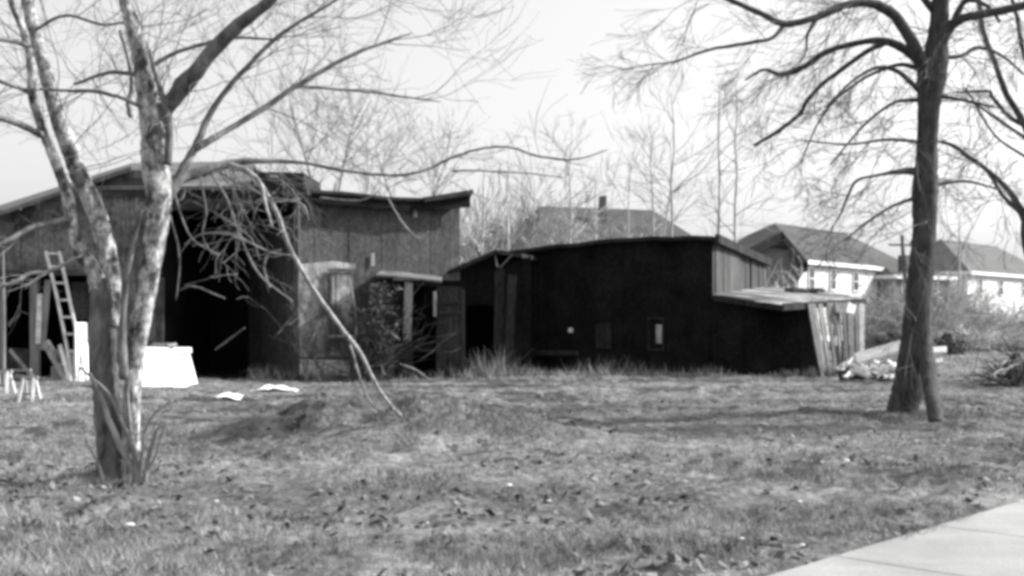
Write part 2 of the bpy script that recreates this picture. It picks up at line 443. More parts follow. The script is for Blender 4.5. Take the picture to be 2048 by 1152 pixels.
def left_tree():
    D = 11.4
    rg = np.random.default_rng(21)
    root = thing('bare_tree', (P(240, 960, D)[0], D, 0), 'many stemmed bare tree with silvery blotched bark, nearest the camera at left', 'tree')
    t = MB()
    limb(t, [(234, 990, 52), (230, 955, 37), (224, 900, 30), (216, 820, 27), (208, 740, 25), (205, 660, 26), (207, 590, 25), (203, 560, 22)], D, sides=16, rough=0.04)
    t.build('trunk', M['bark_base'], root, smooth=True); t = MB()
    s1 = limb(t, [(207, 610, 24), (190, 548, 17), (160, 502, 14), (142, 440, 12), (130, 380, 11), (105, 310, 10), (78, 240, 9), (62, 180, 9), (58, 120, 8), (45, 60, 7), (22, 0, 6), (5, -80, 5)], D, D - 0.6)
    t.build('stem', M['bark_silver'], root, smooth=True); t = MB()
    s2 = limb(t, [(214, 650, 23), (222, 580, 20), (213, 500, 19), (196, 430, 19), (166, 360, 18), (141, 300, 18), (118, 240, 16), (98, 170, 14), (80, 100, 13), (62, 30, 12), (48, -30, 10), (25, -160, 7)], D, D + 0.3, sides=12)
    t.build('stem', M['bark_silver'], root, smooth=True); t = MB()
    s3 = limb(t, [(268, 990, 30), (264, 955, 21), (262, 880, 17), (263, 800, 17), (268, 730, 18), (279, 660, 20), (294, 580, 20), (306, 500, 22), (318, 430, 24), (322, 385, 26), (312, 330, 26), (308, 270, 24), (299, 200, 23), (289, 140, 20), (278, 90, 18), (263, 40, 15), (250, -10, 13), (232, -140, 9)], D - 0.12, D - 0.1, sides=14)
    t.build('stem', M['bark_silver'], root, smooth=True)
    b = MB()
    s4 = limb(b, [(248, 760, 9), (244, 650, 7), (248, 570, 6), (262, 490, 5), (285, 420, 3)], D - 0.25)
    s5 = limb(b, [(325, 400, 15), (350, 372, 11), (372, 330, 9), (392, 295, 8), (430, 215, 6), (490, 140, 5), (560, 70, 4), (640, 20, 3), (720, -30, 2)], D, D + 0.5)
    s6 = limb(b, [(392, 297, 8), (450, 262, 6), (520, 220, 6), (600, 168, 5), (700, 112, 4), (770, 85, 3), (825, 66, 1.5)], D, D + 1.0)
    s6b = limb(b, [(590, 172, 3), (650, 176, 3), (720, 182, 2.5), (800, 192, 2), (880, 204, 1)], D + 0.6, D + 1.3)
    s7 = limb(b, [(308, 300, 14), (330, 225, 15), (352, 190, 17), (385, 155, 16), (430, 100, 15), (480, 50, 14), (530, 10, 11), (600, -50, 9)], D, D - 0.8, sides=12)
    s7b = limb(b, [(350, 192, 9), (352, 165, 6), (372, 145, 5), (400, 132, 4)], D, D - 0.3)
    s8 = limb(b, [(326, 392, 15), (352, 362, 12), (400, 343, 11), (455, 325, 8), (520, 320, 5.5), (600, 323, 3.8), (700, 340, 3.2), (790, 349, 3), (850, 338, 3), (900, 314, 3), (960, 295, 2.6), (1020, 292, 2.2), (1080, 312, 2.6), (1150, 318, 2), (1215, 300, 1.2)], D, D + 1.6)
    s8b = limb(b, [(905, 342, 2.5), (960, 340, 2), (1040, 345, 1.6), (1130, 355, 1)], D + 1.2, D + 1.6)
    s11 = limb(b, [(84, 270, 7), (44, 252, 7), (18, 240, 7), (-30, 225, 6), (-90, 190, 4)], D - 0.4, D - 1.2)
    s12 = limb(b, [(144, 436, 6), (100, 445, 6), (60, 455, 6), (25, 475, 5), (-20, 500, 4)], D - 0.2, D - 0.8)
    s12b = limb(b, [(165, 510, 3), (98, 542, 4), (60, 545, 4), (30, 562, 4), (-10, 575, 3)], D - 0.4, D - 0.8)
    s13 = limb(b, [(300, 135, 5), (350, 105, 4), (410, 85, 4), (470, 75, 3), (560, 80, 2)], D)
    s14 = limb(b, [(285, 215, 5), (240, 195, 4), (190, 182, 4), (120, 180, 3), (80, 178, 3)], D - 0.3, D - 0.5)
    s15 = limb(b, [(70, 60, 4), (130, 30, 3), (200, 48, 3), (250, 45, 2)], D)
    s16 = limb(b, [(58, 185, 5), (30, 170, 4), (-20, 155, 4)], D - 0.3, D - 0.8)
    s17 = limb(b, [(60, 92, 5), (20, 82, 5), (-30, 72, 4)], D - 0.5, D - 0.9)
    s18 = limb(b, [(280, 150, 5), (220, 145, 4), (150, 168, 3)], D, D + 0.5)
    s19 = limb(b, [(255, -10, 6), (330, -60, 5), (420, -120, 4)], D, D - 0.5)
    s20 = limb(b, [(262, 235, 5), (258, 210, 5), (262, 150, 4), (240, 60, 3)], D + 0.3)
    # snags and bark lumps on the split limb
    limb(b, [(330, 205, 8), (345, 212, 7), (358, 195, 5)], D - 0.1)
    limb(b, [(150, 345, 12), (152, 352, 14), (162, 372, 9)], D - 0.12)
    limb(b, [(335, 330, 8), (338, 270, 8), (328, 210, 7), (308, 150, 5), (300, 100, 3)], D - 0.2)
    b.build('limbs', M['bark_limb'], root, smooth=True)
    g = MB()
    # the limb that droops to the ground and the tangle hanging before the open bay
    s9 = limb(g, [(455, 328, 5), (490, 340, 5), (518, 365, 4.5), (530, 405, 3.5), (545, 455, 1.5)], D, D - 0.3)
    s10 = limb(g, [(485, 340, 4), (515, 362, 5), (550, 420, 5), (578, 495, 4.6), (625, 580, 4.4), (680, 655, 4.6), (720, 705, 4), (750, 765, 3.5), (775, 802, 3), (802, 832, 2.5)], D + 0.1, D + 3.5)
    limb(g, [(700, 690, 3), (725, 770, 2.5), (752, 815, 2), (790, 832, 1.5)], D + 2.6, D + 3.4)
    tang = [
        [(420, 345, 4), (455, 400, 4), (480, 470, 4), (520, 550, 4), (585, 602, 2)],
        [(370, 490, 3), (400, 470, 3), (450, 468, 3.5), (500, 485, 4), (545, 505, 3), (580, 510, 2)],
        [(540, 575, 3), (530, 540, 3), (538, 508, 3.5), (562, 500, 2.5)],
        [(400, 350, 3), (412, 420, 3), (405, 470, 3), (425, 510, 2)],
        [(440, 345, 4), (475, 365, 4), (540, 395, 4), (600, 400, 2.5)],
        [(360, 580, 3), (385, 572, 3.5), (420, 585, 3), (450, 597, 2)],
        [(420, 555, 2.5), (440, 552, 3), (475, 548, 2)],
        [(545, 405, 3), (580, 402, 4), (606, 412, 3), (618, 440, 2)],
        [(460, 340, 3), (530, 345, 3), (585, 380, 3), (610, 430, 2)],
        [(380, 400, 2.5), (440, 430, 3), (500, 470, 3), (520, 520, 2)],
        [(350, 390, 3), (362, 430, 3), (385, 480, 2.5), (440, 510, 2)],
        [(430, 700, 2.5), (455, 680, 3), (490, 655, 2)],
        [(640, 395, 3), (690, 400, 3), (730, 398, 2.5), (760, 380, 1.5)],
        [(775, 395, 3), (795, 430, 3), (815, 460, 3), (840, 475, 2.5), (858, 462, 2)],
        [(340, 430, 3), (360, 520, 3), (352, 600, 2)],
    ]
    g.build('hanging_branch', M['bark_pale'], root, smooth=True)
    g = MB()
    tp = [limb(g, [(a, b_, c * 0.6) for a, b_, c in q], D + rg.uniform(-0.4, 0.8), sides=6) for q in tang]
    for q in tp[:5] + tp[7:11]:
        twigs(g, q, 3, rg, (0.3, 0.2, -0.1), (0.15, 0.6), 1, 0.0, 0.005, trop=(0, 0, -0.15), rmin=0.0025, wander=0.35, nchild=2)
    twigs(g, s9, 5, rg, (0.2, 0.2, -0.7), (0.3, 0.9), 2, 0.0, 0.007, trop=(0, 0, -0.2), rmin=0.003, wander=0.35)
    twigs(g, s8[14:30], 13, rg, (0.2, 0.2, -0.9), (0.3, 0.95), 2, 0.0, 0.006, trop=(0.05, 0, -0.1), rmin=0.0025, wander=0.35, nchild=3)
    g.build('twigs', M['bark_tangle'], root, smooth=True)
    c = MB()
    UP = dict(trop=(0.03, 0, 0.05), rmin=0.0019, nchild=4, wander=0.25)
    for s, n_, dr in ((s5, 12, (0.8, 0.2, 0.5)), (s6, 14, (1, 0.2, 0.3)), (s6b, 5, (1, 0, -0.1)), (s7, 16, (0.7, 0, 0.6)), (s1, 12, (-0.3, 0, 0.5)),
                      (s2, 12, (0.6, 0, 0.5)), (s13, 6, (0.9, 0, 0.3)), (s14, 6, (-0.6, 0, 0.4)), (s16, 3, (-0.8, 0, 0.2)), (s17, 3, (-0.8, 0, 0.2)),
                      (s11, 4, (-0.6, 0, 0)), (s18, 4, (-0.7, 0, 0.2)), (s19, 6, (0.6, 0, 0.3)), (s15, 4, (0.7, 0, 0.3)), (s20, 4, (0, 0, 0.8))):
        twigs(c, s, n_, rg, dr, (0.6, 1.6), 2, 0.3, 0.0065, **UP)
    twigs(c, s3[60:], 16, rg, (0.2, 0, 0.7), (0.6, 1.5), 2, 0.0, 0.008, **UP)
    twigs(c, s8[30:], 10, rg, (0.7, 0.2, 0.45), (0.3, 0.8), 1, 0.0, 0.004, **UP)
    twigs(c, s12, 8, rg, (-0.7, 0, -0.1), (0.3, 0.8), 1, 0.0, 0.006, **UP)
    twigs(c, s12b, 8, rg, (-0.7, 0, -0.3), (0.3, 0.6), 1, 0.0, 0.006, **UP)
    c.build('twigs', M['bark_twig'], root)
    sh = MB()
    for q in ([(288, 985, 6), (296, 930, 5), (308, 880, 4), (318, 850, 2)], [(180, 745, 3), (205, 800, 5), (232, 870, 6), (262, 925, 7), (278, 975, 7)],
              [(160, 735, 2), (215, 785, 4), (245, 840, 5), (268, 900, 6), (272, 975, 7)],
              [(275, 980, 5), (285, 900, 3), (300, 840, 2), (345, 800, 1.5)], [(250, 990, 6), (252, 930, 5), (262, 860, 4), (256, 790, 3), (262, 740, 2)],
              [(280, 980, 4), (315, 900, 2.5), (330, 840, 1.5)], [(208, 985, 5), (198, 930, 3), (170, 880, 2)]):
        s = limb(sh, q, D - 0.32, sides=7)
        twigs(sh, s, 3, rg, (0.2, 0, 0.8), (0.15, 0.4), 1, 0.4, 0.003, **UP)
    sh.build('shoots', M['bark_twig'], root, smooth=True)


def right_tree():
    D = 20.0
    rg = np.random.default_rng(4)
    root = thing('bare_tree', (P(1825, 812, D)[0], D, 0), 'straight bare tree with dark bark, forked foot and arching drooping limbs at right', 'tree')
    t = MB()
    s0 = limb(t, [(1801, 845, 32), (1808, 808, 30), (1816, 775, 31), (1823, 733, 30), (1830, 667, 28), (1836, 580, 25), (1843, 510, 24), (1847, 450, 23), (1847, 400, 25), (1848, 370, 25), (1849, 330, 21.5), (1852, 260, 20), (1856, 200, 23), (1860, 160, 28), (1868, 120, 25), (1874, 60, 19), (1879, 0, 17), (1884, -110, 13), (1880, -260, 8), (1890, -380, 3)], D, sides=18, rough=0.035)
    limb(t, [(1842, 610, 14), (1848, 680, 15), (1857, 733, 17), (1863, 775, 16), (1868, 808, 15.5), (1872, 850, 14), (1874, 880, 15)], [D - 0.05, D - 0.15, D - 0.5, D - 1.0, D - 1.5, D - 1.8], sides=10)
    t.build('trunk', M['bark_dark'], root, smooth=True)
    b = MB()
    L_ = []
    A = lambda q, d1, s=8: (L_.append(limb(b, q, D, d1, sides=s)), L_[-1])[1]
    A([(1858, 170, 18), (1838, 115, 14), (1812, 62, 12), (1778, 20, 11), (1735, 4, 9), (1690, 9, 8), (1640, 30, 7), (1572, 46, 7), (1520, 24, 6), (1450, -5, 5), (1380, -30, 4)], D - 1.5)
    A([(1570, 48, 5), (1545, 75, 4), (1500, 85, 3.5), (1420, 98, 3), (1350, 122, 2), (1290, 130, 1.5)], D - 1.2)
    A([(1846, 130, 12), (1812, 100, 10), (1772, 82, 8), (1720, 84, 6), (1650, 105, 6), (1612, 132, 6), (1565, 150, 5), (1528, 140, 3), (1490, 160, 2)], D + 1.2)
    A([(1775, 84, 6), (1732, 104, 5), (1690, 134, 5), (1642, 170, 4.5), (1612, 202, 4.5), (1598, 228, 4.5), (1550, 266, 4), (1508, 291, 3)], D + 1.2, 7)
    A([(1842, 185, 6), (1800, 146, 5), (1762, 134, 4), (1720, 150, 3), (1680, 185, 2.5), (1640, 232, 1.5)], D - 1)
    A([(1872, 130, 16), (1884, 80, 14), (1902, 50, 11), (1932, 35, 9), (1985, 24, 9), (2048, 10, 8), (2150, -20, 6)], D - 0.6)
    A([(1906, 46, 7), (1922, 12, 6), (1940, 0, 5), (1975, 12, 4), (2000, 45, 3)], D - 0.3)
    A([(1835, 345, 9), (1812, 342, 7), (1760, 350, 3), (1715, 362, 3), (1695, 395, 3), (1680, 430, 2), (1650, 480, 1)], D - 1.2)
    A([(1845, 140, 6), (1790, 130, 4), (1700, 175, 2.5), (1640, 240, 2), (1600, 330, 1.2)], D + 0.8)
    A([(1848, 200, 5), (1790, 205, 3), (1730, 250, 2.5), (1660, 330, 1.5)], D + 1.0)
    A([(1848, 285, 4), (1780, 280, 3), (1700, 290, 2), (1600, 280, 1.5)], D + 0.6)
    A([(1848, 390, 5), (1790, 410, 3), (1740, 440, 3), (1690, 480, 1.5)], D - 0.8)
    A([(1635, 32, 4), (1615, 70, 3), (1612, 105, 2), (1590, 140, 1.5)], D - 1.1)
    A([(1870, 115, 6), (1920, 112, 4), (1955, 95, 4), (2000, 110, 3), (2050, 150, 2)], D + 0.8)
    A([(1868, 190, 5), (1925, 200, 3), (1990, 215, 2)], D - 0.6)
    A([(1868, 370, 5), (1930, 362, 3), (2000, 380, 2)], D + 0.6)
    A([(1866, 20, 8), (1800, -60, 6), (1700, -110, 5), (1560, -100, 3)], D - 1.0)
    A([(1880, -40, 8), (1960, -100, 6), (2080, -120, 4)], D + 1.0)
    b.build('limbs', M['bark_dark'], root, smooth=True)
    c = MB()
    kw = dict(trop=(-0.05, 0, -0.05), rmin=0.003, nchild=5, wander=0.3, spread=0.55)
    for i, (n_, dr, ln) in enumerate(((20, (-0.7, 0, -0.7), (1.0, 2.4)), (11, (-0.8, 0, -0.4), (0.7, 1.4)), (16, (-0.6, 0, -0.8), (0.8, 2.0)), (9, (-0.5, 0.2, -0.6), (0.5, 1.1)),
                                      (10, (-0.6, 0, -0.8), (0.6, 1.6)), (14, (0.5, 0, -0.5), (0.8, 1.8)), (5, (0.6, 0, -0.3), (0.6, 1.2)), (12, (-0.7, 0, -0.6), (0.7, 1.6)),
                                      (10, (-0.6, 0, -0.8), (0.7, 1.8)), (10, (-0.6, 0, -0.8), (0.7, 1.6)), (8, (-0.8, 0, -0.6), (0.7, 1.6)), (10, (-0.8, 0, -0.6), (0.7, 1.6)),
                                      (6, (-0.3, 0, -0.8), (0.5, 1.2)), (10, (0.7, 0, -0.3), (0.6, 1.4)), (6, (0.8, 0, -0.1), (0.6, 1.2)), (6, (0.7, 0, -0.2), (0.6, 1.2)),
                                      (16, (-0.6, 0, -0.6), (1.0, 2.2)), (8, (0.6, 0, -0.6), (1.0, 2.0)))):
        twigs(c, L_[i], n_, rg, dr, (ln[0] * 0.7, ln[1] * 0.72), 2, 0.25, 0.008, **kw)
    twigs(c, s0[20:70], 16, rg, (-0.8, 0, -0.3), (0.8, 1.9), 2, 0.0, 0.008, **kw)
    c.build('twigs', M['bark_dark_twig'], root)


def edge_tree():
    D = 22.0
    rg = np.random.default_rng(9)
    root = thing('bare_tree', (P(2105, 812, D)[0], D, 0), 'bare tree at the right edge of the photo, only its leaning limbs in view', 'tree')
    t = MB()
    limb(t, [(2110, 810, 34), (2102, 700, 25), (2085, 560, 22), (2062, 470, 19), (2075, 380, 18), (2085, 250, 15), (2090, 100, 12), (2080, -120, 8)], D, sides=12)
    t.build('trunk', M['bark_dark'], root, smooth=True)
    b = MB(); L_ = []
    A = lambda q, d1=D + 0.5: L_.append(limb(b, [(x_, y_, r_ * 0.78) for x_, y_, r_ in q], D, d1, sides=8))
    A([(2068, 480, 14), (2046, 430, 11), (2020, 385, 8), (1985, 350, 6), (1940, 318, 6), (1905, 292, 5), (1872, 282, 3)])
    A([(2048, 430, 8), (2005, 392, 5), (1975, 345, 5), (1945, 322, 3)], D - 0.4)
    A([(2080, 330, 12), (2048, 248, 9), (2012, 185, 8), (1988, 120, 7), (1966, 60, 7), (1958, 0, 6), (1950, -60, 5)])
    A([(2060, 255, 7), (2020, 235, 6), (1985, 195, 5), (1975, 182, 4), (1915, 185, 2.5)], D - 0.6)
    A([(2070, 290, 5), (1990, 235, 4), (1940, 205, 2), (1880, 202, 1.5)], D + 1)
    A([(2080, 190, 8), (2045, 100, 6), (2030, 20, 5), (2000, -60, 4)], D - 1)
    A([(2060, 320, 4), (1990, 270, 3), (1930, 175, 2)], D - 0.8)
    b.build('limbs', M['bark_dark'], root, smooth=True)
    c = MB()
    kw = dict(trop=(-0.02, 0, -0.05), rmin=0.0045, nchild=4, wander=0.25, spread=0.6)
    for s, n_ in zip(L_, (10, 8, 12, 8, 6, 10, 6)):
        twigs(c, s, n_, rg, (-0.6, 0, -0.2), (0.7, 1.6), 2, 0.3, 0.008, **kw)
    c.build('twigs', M['bark_dark_twig'], root)


left_tree(); right_tree(); edge_tree()


# ---------------------------------------------------------------- buildings
def board_wall(mb, a, b, za, zb, z0=-0.15, n=20, th=0.03, jit=0.008, ztop=None, gap=0.006, lean=(0, 0)):
    """vertical boards from plan point a to b; tops run from za to zb"""
    a = np.array(a, float); b = np.array(b, float); u = (b - a); L_ = np.linalg.norm(u); u /= L_
    nrm = np.array([u[1], -u[0]])
    cuts = np.cumsum(rng.uniform(0.7, 1.3, n)); cuts = np.concatenate([[0], cuts / cuts[-1]])
    for i in range(n):
        t0, t1 = cuts[i], cuts[i + 1]
        p0 = a + u * (L_ * t0 + gap); p1 = a + u * (L_ * t1 - gap)
        o = nrm * rng.normal(0, jit)
        h0 = (za + (zb - za) * t0) if ztop is None else ztop(t0); h1 = (za + (zb - za) * t1) if ztop is None else ztop(t1)
        zb_ = z0 + (rng.uniform(0, 0.04) if z0 > 0 else 0)
        ln = np.array([lean[0], lean[1]])
        pts = [[*(p0 + o + ln * max(h0 - z0, 0) * 0), zb_], [*(p1 + o), zb_], [*(p1 + o), h1], [*(p0 + o), h0]]
        mb.prism(pts, [-nrm[0] * th, -nrm[1] * th, 0])


def quad_slab(mb, q, th):
    mb.prism(q, (0, 0, -th))


def left_barn():
    # big open fronted barn at far left: wing, bay, hipped roof
    d0 = 31.0
    X = lambda px, dd=d0: (px - 1024) / F * dd
    Z = lambda py, dd=d0: CAM_H + (640 - py) / F * dd
    root = thing('barn', (X(300), d0, 0), 'large tumbledown barn with black open bay behind the silvery tree', 'barn')
    r = MB()
    # roof: front slope, ridge behind
    e0 = P(150, 372, 30.7); e1 = P(512, 372, 30.7)
    rd0 = P(262, 326, 36.5); rd1 = P(505, 322, 36.5); far = P(-140, 470, 31.0); farb = P(-160, 462, 41)
    quad_slab(r, [e0, e1, rd1, rd0], 0.10)
    quad_slab(r, [rd0, rd1, rd1 + np.array([0.6, 6, -1.6]), rd0 + np.array([-1, 6, -1.6])], 0.10)
    # left slope falling to the left
    quad_slab(r, [P(-140, 470, 30.6), P(262, 333, 30.6) + np.array([0, 0, 0.0]), rd0 + np.array([0, 0, -0.01]), P(-140, 455, 40)], 0.12)
    rr = r.build('roof', M['roof_grey'], root)
    # dark projecting eave box at right end of bay
    m = MB()
    m.box(((X(500) + X(612, 31.2)) / 2, 32.2, (Z(350) + Z(378)) / 2), (X(612) - X(500), 2.6, Z(348) - Z(384)), jitter=0.03)
    m.box(((X(560) + X(616)) / 2, 31.4, Z(385)), (X(616) - X(560), 1.1, 0.18), jitter=0.02)
    m.build('eave_box', M['roof_dark'], root)
    # wing gable wall (upper) with ragged boards
    m = MB()
    board_wall(m, (X(-140), d0), (X(190), d0), 0, 0, z0=Z(548), n=26, ztop=lambda t: Z(462 - (462 - 362) * t) - 0.05)
    board_wall(m, (X(190), d0), (X(312), d0), 0, 0, z0=-0.15, n=12, ztop=lambda t: min(Z(362 - 26 * min(t * 2, 1)) - 0.05, Z(340)))
    m.build('wing_wall', M['wing'], root)
    m = MB()
    m.box((X(25), d0 - 0.12, Z(546)), (X(190) - X(-140), 0.3, 0.14), jitter=0.01)
    m.box((X(270), d0 - 0.12, Z(376)), (X(335) - X(215), 0.2, 0.5), jitter=0.01)
    m.build('beam', M['wood_dark'], root)
    # header over the bay
    m = MB()
    board_wall(m, (X(330), d0), (X(598), d0), Z(374), Z(374), z0=Z(400), n=22)
    m.build('bay_header', M['tar2'], root)
    # interior of both bays
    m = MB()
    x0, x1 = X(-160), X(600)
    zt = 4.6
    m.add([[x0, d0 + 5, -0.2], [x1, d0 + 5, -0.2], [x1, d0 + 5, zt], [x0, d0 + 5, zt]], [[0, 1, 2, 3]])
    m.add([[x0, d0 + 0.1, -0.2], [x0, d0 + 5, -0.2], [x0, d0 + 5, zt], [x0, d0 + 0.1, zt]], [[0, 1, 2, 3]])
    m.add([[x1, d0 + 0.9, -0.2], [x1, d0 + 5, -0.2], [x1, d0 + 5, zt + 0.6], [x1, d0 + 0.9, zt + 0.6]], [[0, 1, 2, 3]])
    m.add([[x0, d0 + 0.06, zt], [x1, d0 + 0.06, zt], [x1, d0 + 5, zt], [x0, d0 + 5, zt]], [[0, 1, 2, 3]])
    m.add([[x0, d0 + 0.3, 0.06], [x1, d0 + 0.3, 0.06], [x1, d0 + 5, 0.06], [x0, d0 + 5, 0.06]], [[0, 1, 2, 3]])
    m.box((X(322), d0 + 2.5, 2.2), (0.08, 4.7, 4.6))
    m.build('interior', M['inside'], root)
    for px, w_, k in ((68, 0.22, 'wood_mid'), (4, 0.10, 'wood_mid'), (188, 0.16, 'wood_dark'), (320, 0.18, 'wood_dark'), (592, 0.16, 'wood_dark')):
        m = MB(); m.box((X(px), d0 + 0.05, Z(560) / 2 + (0.0 if px != 592 else 1.0)), (w_, 0.16, Z(552) + (0 if px != 592 else 2.0)), jitter=0.012)
        m.build('post', M[k], root)
    m = MB()
    board_wall(m, (X(128), d0 + 0.5), (X(200), d0 + 0.5), Z(562), Z(562), z0=Z(640), n=4)
    m.build('hatch', M['barnwall'], root)
    m = MB()
    board_wall(m, (X(-60), d0 + 0.35), (X(60), d0 + 0.35), Z(690), Z(700), z0=-0.1, n=9)
    m.build('low_boards', M['wood_dark'], root)


def grey_barn():
    a = np.array([P(598, 0, 31.6)[0], 31.6]); b = np.array([P(920, 0, 34.0)[0], 34.0])
    root = thing('barn', (a[0], a[1], 0), 'tall grey board barn with a sagging dark roof edge and limewashed corner', 'barn')
    u = (b - a) / np.linalg.norm(b - a); nrm = np.array([u[1], -u[0]]); L_ = np.linalg.norm(b - a)
    dep = lambda t: 31.6 + 2.4 * t
    sag = [(0, 400), (0.25, 404), (0.5, 414), (0.75, 416), (1.0, 408)]
    def top(t):
        py = np.interp(t, [s[0] for s in sag], [s[1] for s in sag])
        return CAM_H + (640 - py) / F * dep(t)
    at = lambda px: (lambda tt: tt)(np.interp(px, [598 + 322 * k / 40 * 1.0 for k in range(41)], np.linspace(0, 1, 41)))
    pt = lambda t, off=0.0: a + u * L_ * t + nrm * off
    Z = lambda py, t: CAM_H + (640 - py) / F * dep(t)
    # front: limewashed lower left, plain boards above and right
    m = MB()
    board_wall(m, pt(0), pt(1), 0, 0, z0=-0.1, n=30, ztop=lambda t: top(t) + 0.05, jit=0.004, gap=0.002)
    m.build('wall', M['barnwall'], root)
    m = MB()
    board_wall(m, pt(0.0, 0.035), pt(0.33, 0.035), 0, 0, z0=0.55, n=9, ztop=lambda t: Z(522 + 14 * abs(t - 0.6), 0.2), jit=0.003, th=0.02, gap=0.002)
    m.build('limewashed_boards', M['limewash'], root)
    m = MB()
    board_wall(m, pt(0.0, 0.07), pt(0.30, 0.07), 0.50, 0.46, z0=-0.1, n=4, jit=0.004, th=0.03)
    m.build('plinth', M['white'], root)
    # side wall and back
    m = MB()
    bk = np.array([-nrm[0], -nrm[1]]) * 6
    board_wall(m, pt(1), pt(1) + bk, top(1), top(1) - 0.2, n=18)
    board_wall(m, pt(0) + bk, pt(0), top(0) - 0.2, top(0), n=18)
    board_wall(m, pt(1) + bk, pt(0) + bk, top(1) - 0.2, top(0) - 0.2, n=18)
    m.build('side_wall', M['barnwall'], root)
    # door
    m = MB()
    t0, t1 = 0.185, 0.315
    board_wall(m, pt(t0, 0.10), pt(t1, 0.10), Z(548, 0.25), Z(548, 0.25), z0=Z(668, 0.25), n=4, jit=0.004)
    dr = m.build('door', M['limewash'], root)
    m = MB()
    for tt in (t0 - 0.008, t1 + 0.008):
        p = pt(tt, 0.12); m.box((p[0], p[1], (Z(545, .25) + Z(672, .25)) / 2), (0.07, 0.05, Z(545, .25) - Z(672, .25)), math.atan2(u[1], u[0]))
    p = pt((t0 + t1) / 2, 0.122); m.box((p[0], p[1], Z(545, .25) + 0.06), (L_ * (t1 - t0) + 0.2, 0.06, 0.09), math.atan2(u[1], u[0]))
    m.build('frame', M['wood_dark'], dr)
    m = MB()
    p = pt(0.24, 0.15); m.box((p[0], p[1], Z(672, .25)), (L_ * 0.14, 0.16, 0.07), math.atan2(u[1], u[0]))
    m.build('sill', M['white_old'], dr)
    # small light patches on the upper wall
    m = MB()
    for tt, py, hh in ((0.435, 520, 0.35), (0.70, 425, 0.28)):
        m = MB(); p = pt(tt, 0.05); m.box((p[0], p[1], Z(py, tt)), (0.12, 0.02, hh), math.atan2(u[1], u[0]), jitter=0.01)
        m.build('patch', M['oldwood'], root)
    # sagging fascia, roof
    m = MB()
    ts = np.linspace(-0.0, 1.035, 14)
    for i in range(13):
        p, q = pt(ts[i], 0.35), pt(ts[i + 1], 0.35)
        z0_, z1_ = top(ts[i]), top(ts[i + 1])
        up = 0.02 * rng.normal()
        m.prism([[*p, z0_ - 0.10 + up], [*q, z1_ - 0.10 + up], [*q, z1_ + 0.16], [*p, z0_ + 0.16]], [-nrm[0] * 0.06, -nrm[1] * 0.06, 0])
    m.build('fascia', M['tar'], root)
    m = MB()
    for i in range(13):
        p, q = pt(ts[i], 0.42), pt(ts[i + 1], 0.42)
        z0_, z1_ = top(ts[i]) + 0.165, top(ts[i + 1]) + 0.165
        lift = lambda t: 0.42 * max(0, 1 - t / 0.45) - 0.2
        m.prism([[*p, z0_], [*q, z1_], [*(q + bk * 1.1), z1_ + lift(ts[i + 1])], [*(p + bk * 1.1), z0_ + lift(ts[i])]], (0, 0, 0.09))
    m.build('roof', M['roof_dark'], root)
    m = MB()
    p0, p1 = pt(0.02) + bk * 0.55, pt(0.38) + bk * 0.55
    zz = CAM_H + (640 - 352) / F * 35.5
    m.prism([[*p0, top(0) + 0.1], [*p1, top(.4) + 0.1], [*p1, top(.4) + 0.22], [*(p0 + (p1 - p0) * 0.5), zz - 0.15], [*p0, zz]], (0.3, 1.5, 0))
    m.build('roof_monitor', M['roof_grey'], root)
    # brush bar at the right end of fascia
    m = MB()
    p, q = pt(0.72, 0.45), pt(1.04, 0.45)
    m.bar([*p, top(0.72) + 0.2], [*q, top(1) + 0.33], 0.1, 0.14)
    m.build('cap_board', M['tar2'], root)


def porch():
    d0 = 31.3
    X = lambda px, dd=d0: (px - 1024) / F * dd
    Z = lambda py, dd=d0: CAM_H + (640 - py) / F * dd
    root = thing('lean_to_shed', (X(840), d0, 0), 'small black doorway shed with a pale post and tilted tin roof against the grey barn', 'shed')
    m = MB()
    q = [P(752, 548, d0 - 0.3), P(884, 561, d0 - 0.3), P(884, 553, 33.0), P(765, 540, 33.0)]
    quad_slab(m, q, 0.06)
    m.build('roof', M['sideboards'], root)
    m = MB(); board_wall(m, (X(750), d0), (X(806), d0), Z(558), Z(562), n=6); m.build('front_boards', M['tar'], root)
    m = MB(); board_wall(m, (X(872), d0), (X(926), d0), Z(572), Z(574), n=5)
    for py in (606, 625):
        m.box((X(899), d0 - 0.05, Z(py)), (X(924) - X(874), 0.03, 0.05), jitter=0.005)
    m.build('side_boards', M['tar2'], root)
    m = MB(); m.box((X(816), d0 - 0.06, Z(622)), (0.22, 0.12, Z(565) - Z(680)), jitter=0.012, ry=0.03); m.build('post', M['oldwood'], root)
    m = MB(); m.box((X(816), d0 - 0.05, Z(680) / 2 - 0.05), (0.24, 0.12, Z(680) + 0.1)); m.build('post_foot', M['tar2'], root)
    m = MB(); m.box((X(870), d0 - 0.07, Z(608)), (0.08, 0.05, Z(583) - Z(633)), jitter=0.006); m.build('door_jamb', M['oldwood'], root)
    m = MB(); m.box((X(845), d0 - 0.04, Z(569)), (X(880) - X(806), 0.08, 0.08), jitter=0.005); m.build('lintel', M['tar2'], root)
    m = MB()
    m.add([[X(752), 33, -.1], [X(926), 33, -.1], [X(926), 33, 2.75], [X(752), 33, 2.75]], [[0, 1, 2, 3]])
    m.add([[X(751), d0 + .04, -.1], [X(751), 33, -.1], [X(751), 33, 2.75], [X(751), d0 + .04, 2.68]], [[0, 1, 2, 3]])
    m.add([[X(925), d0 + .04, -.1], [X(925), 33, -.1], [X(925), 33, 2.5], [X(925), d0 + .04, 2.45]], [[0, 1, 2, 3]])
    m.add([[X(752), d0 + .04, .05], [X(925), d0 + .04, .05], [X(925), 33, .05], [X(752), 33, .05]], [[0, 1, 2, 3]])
    m.build('interior', M['inside'], root)


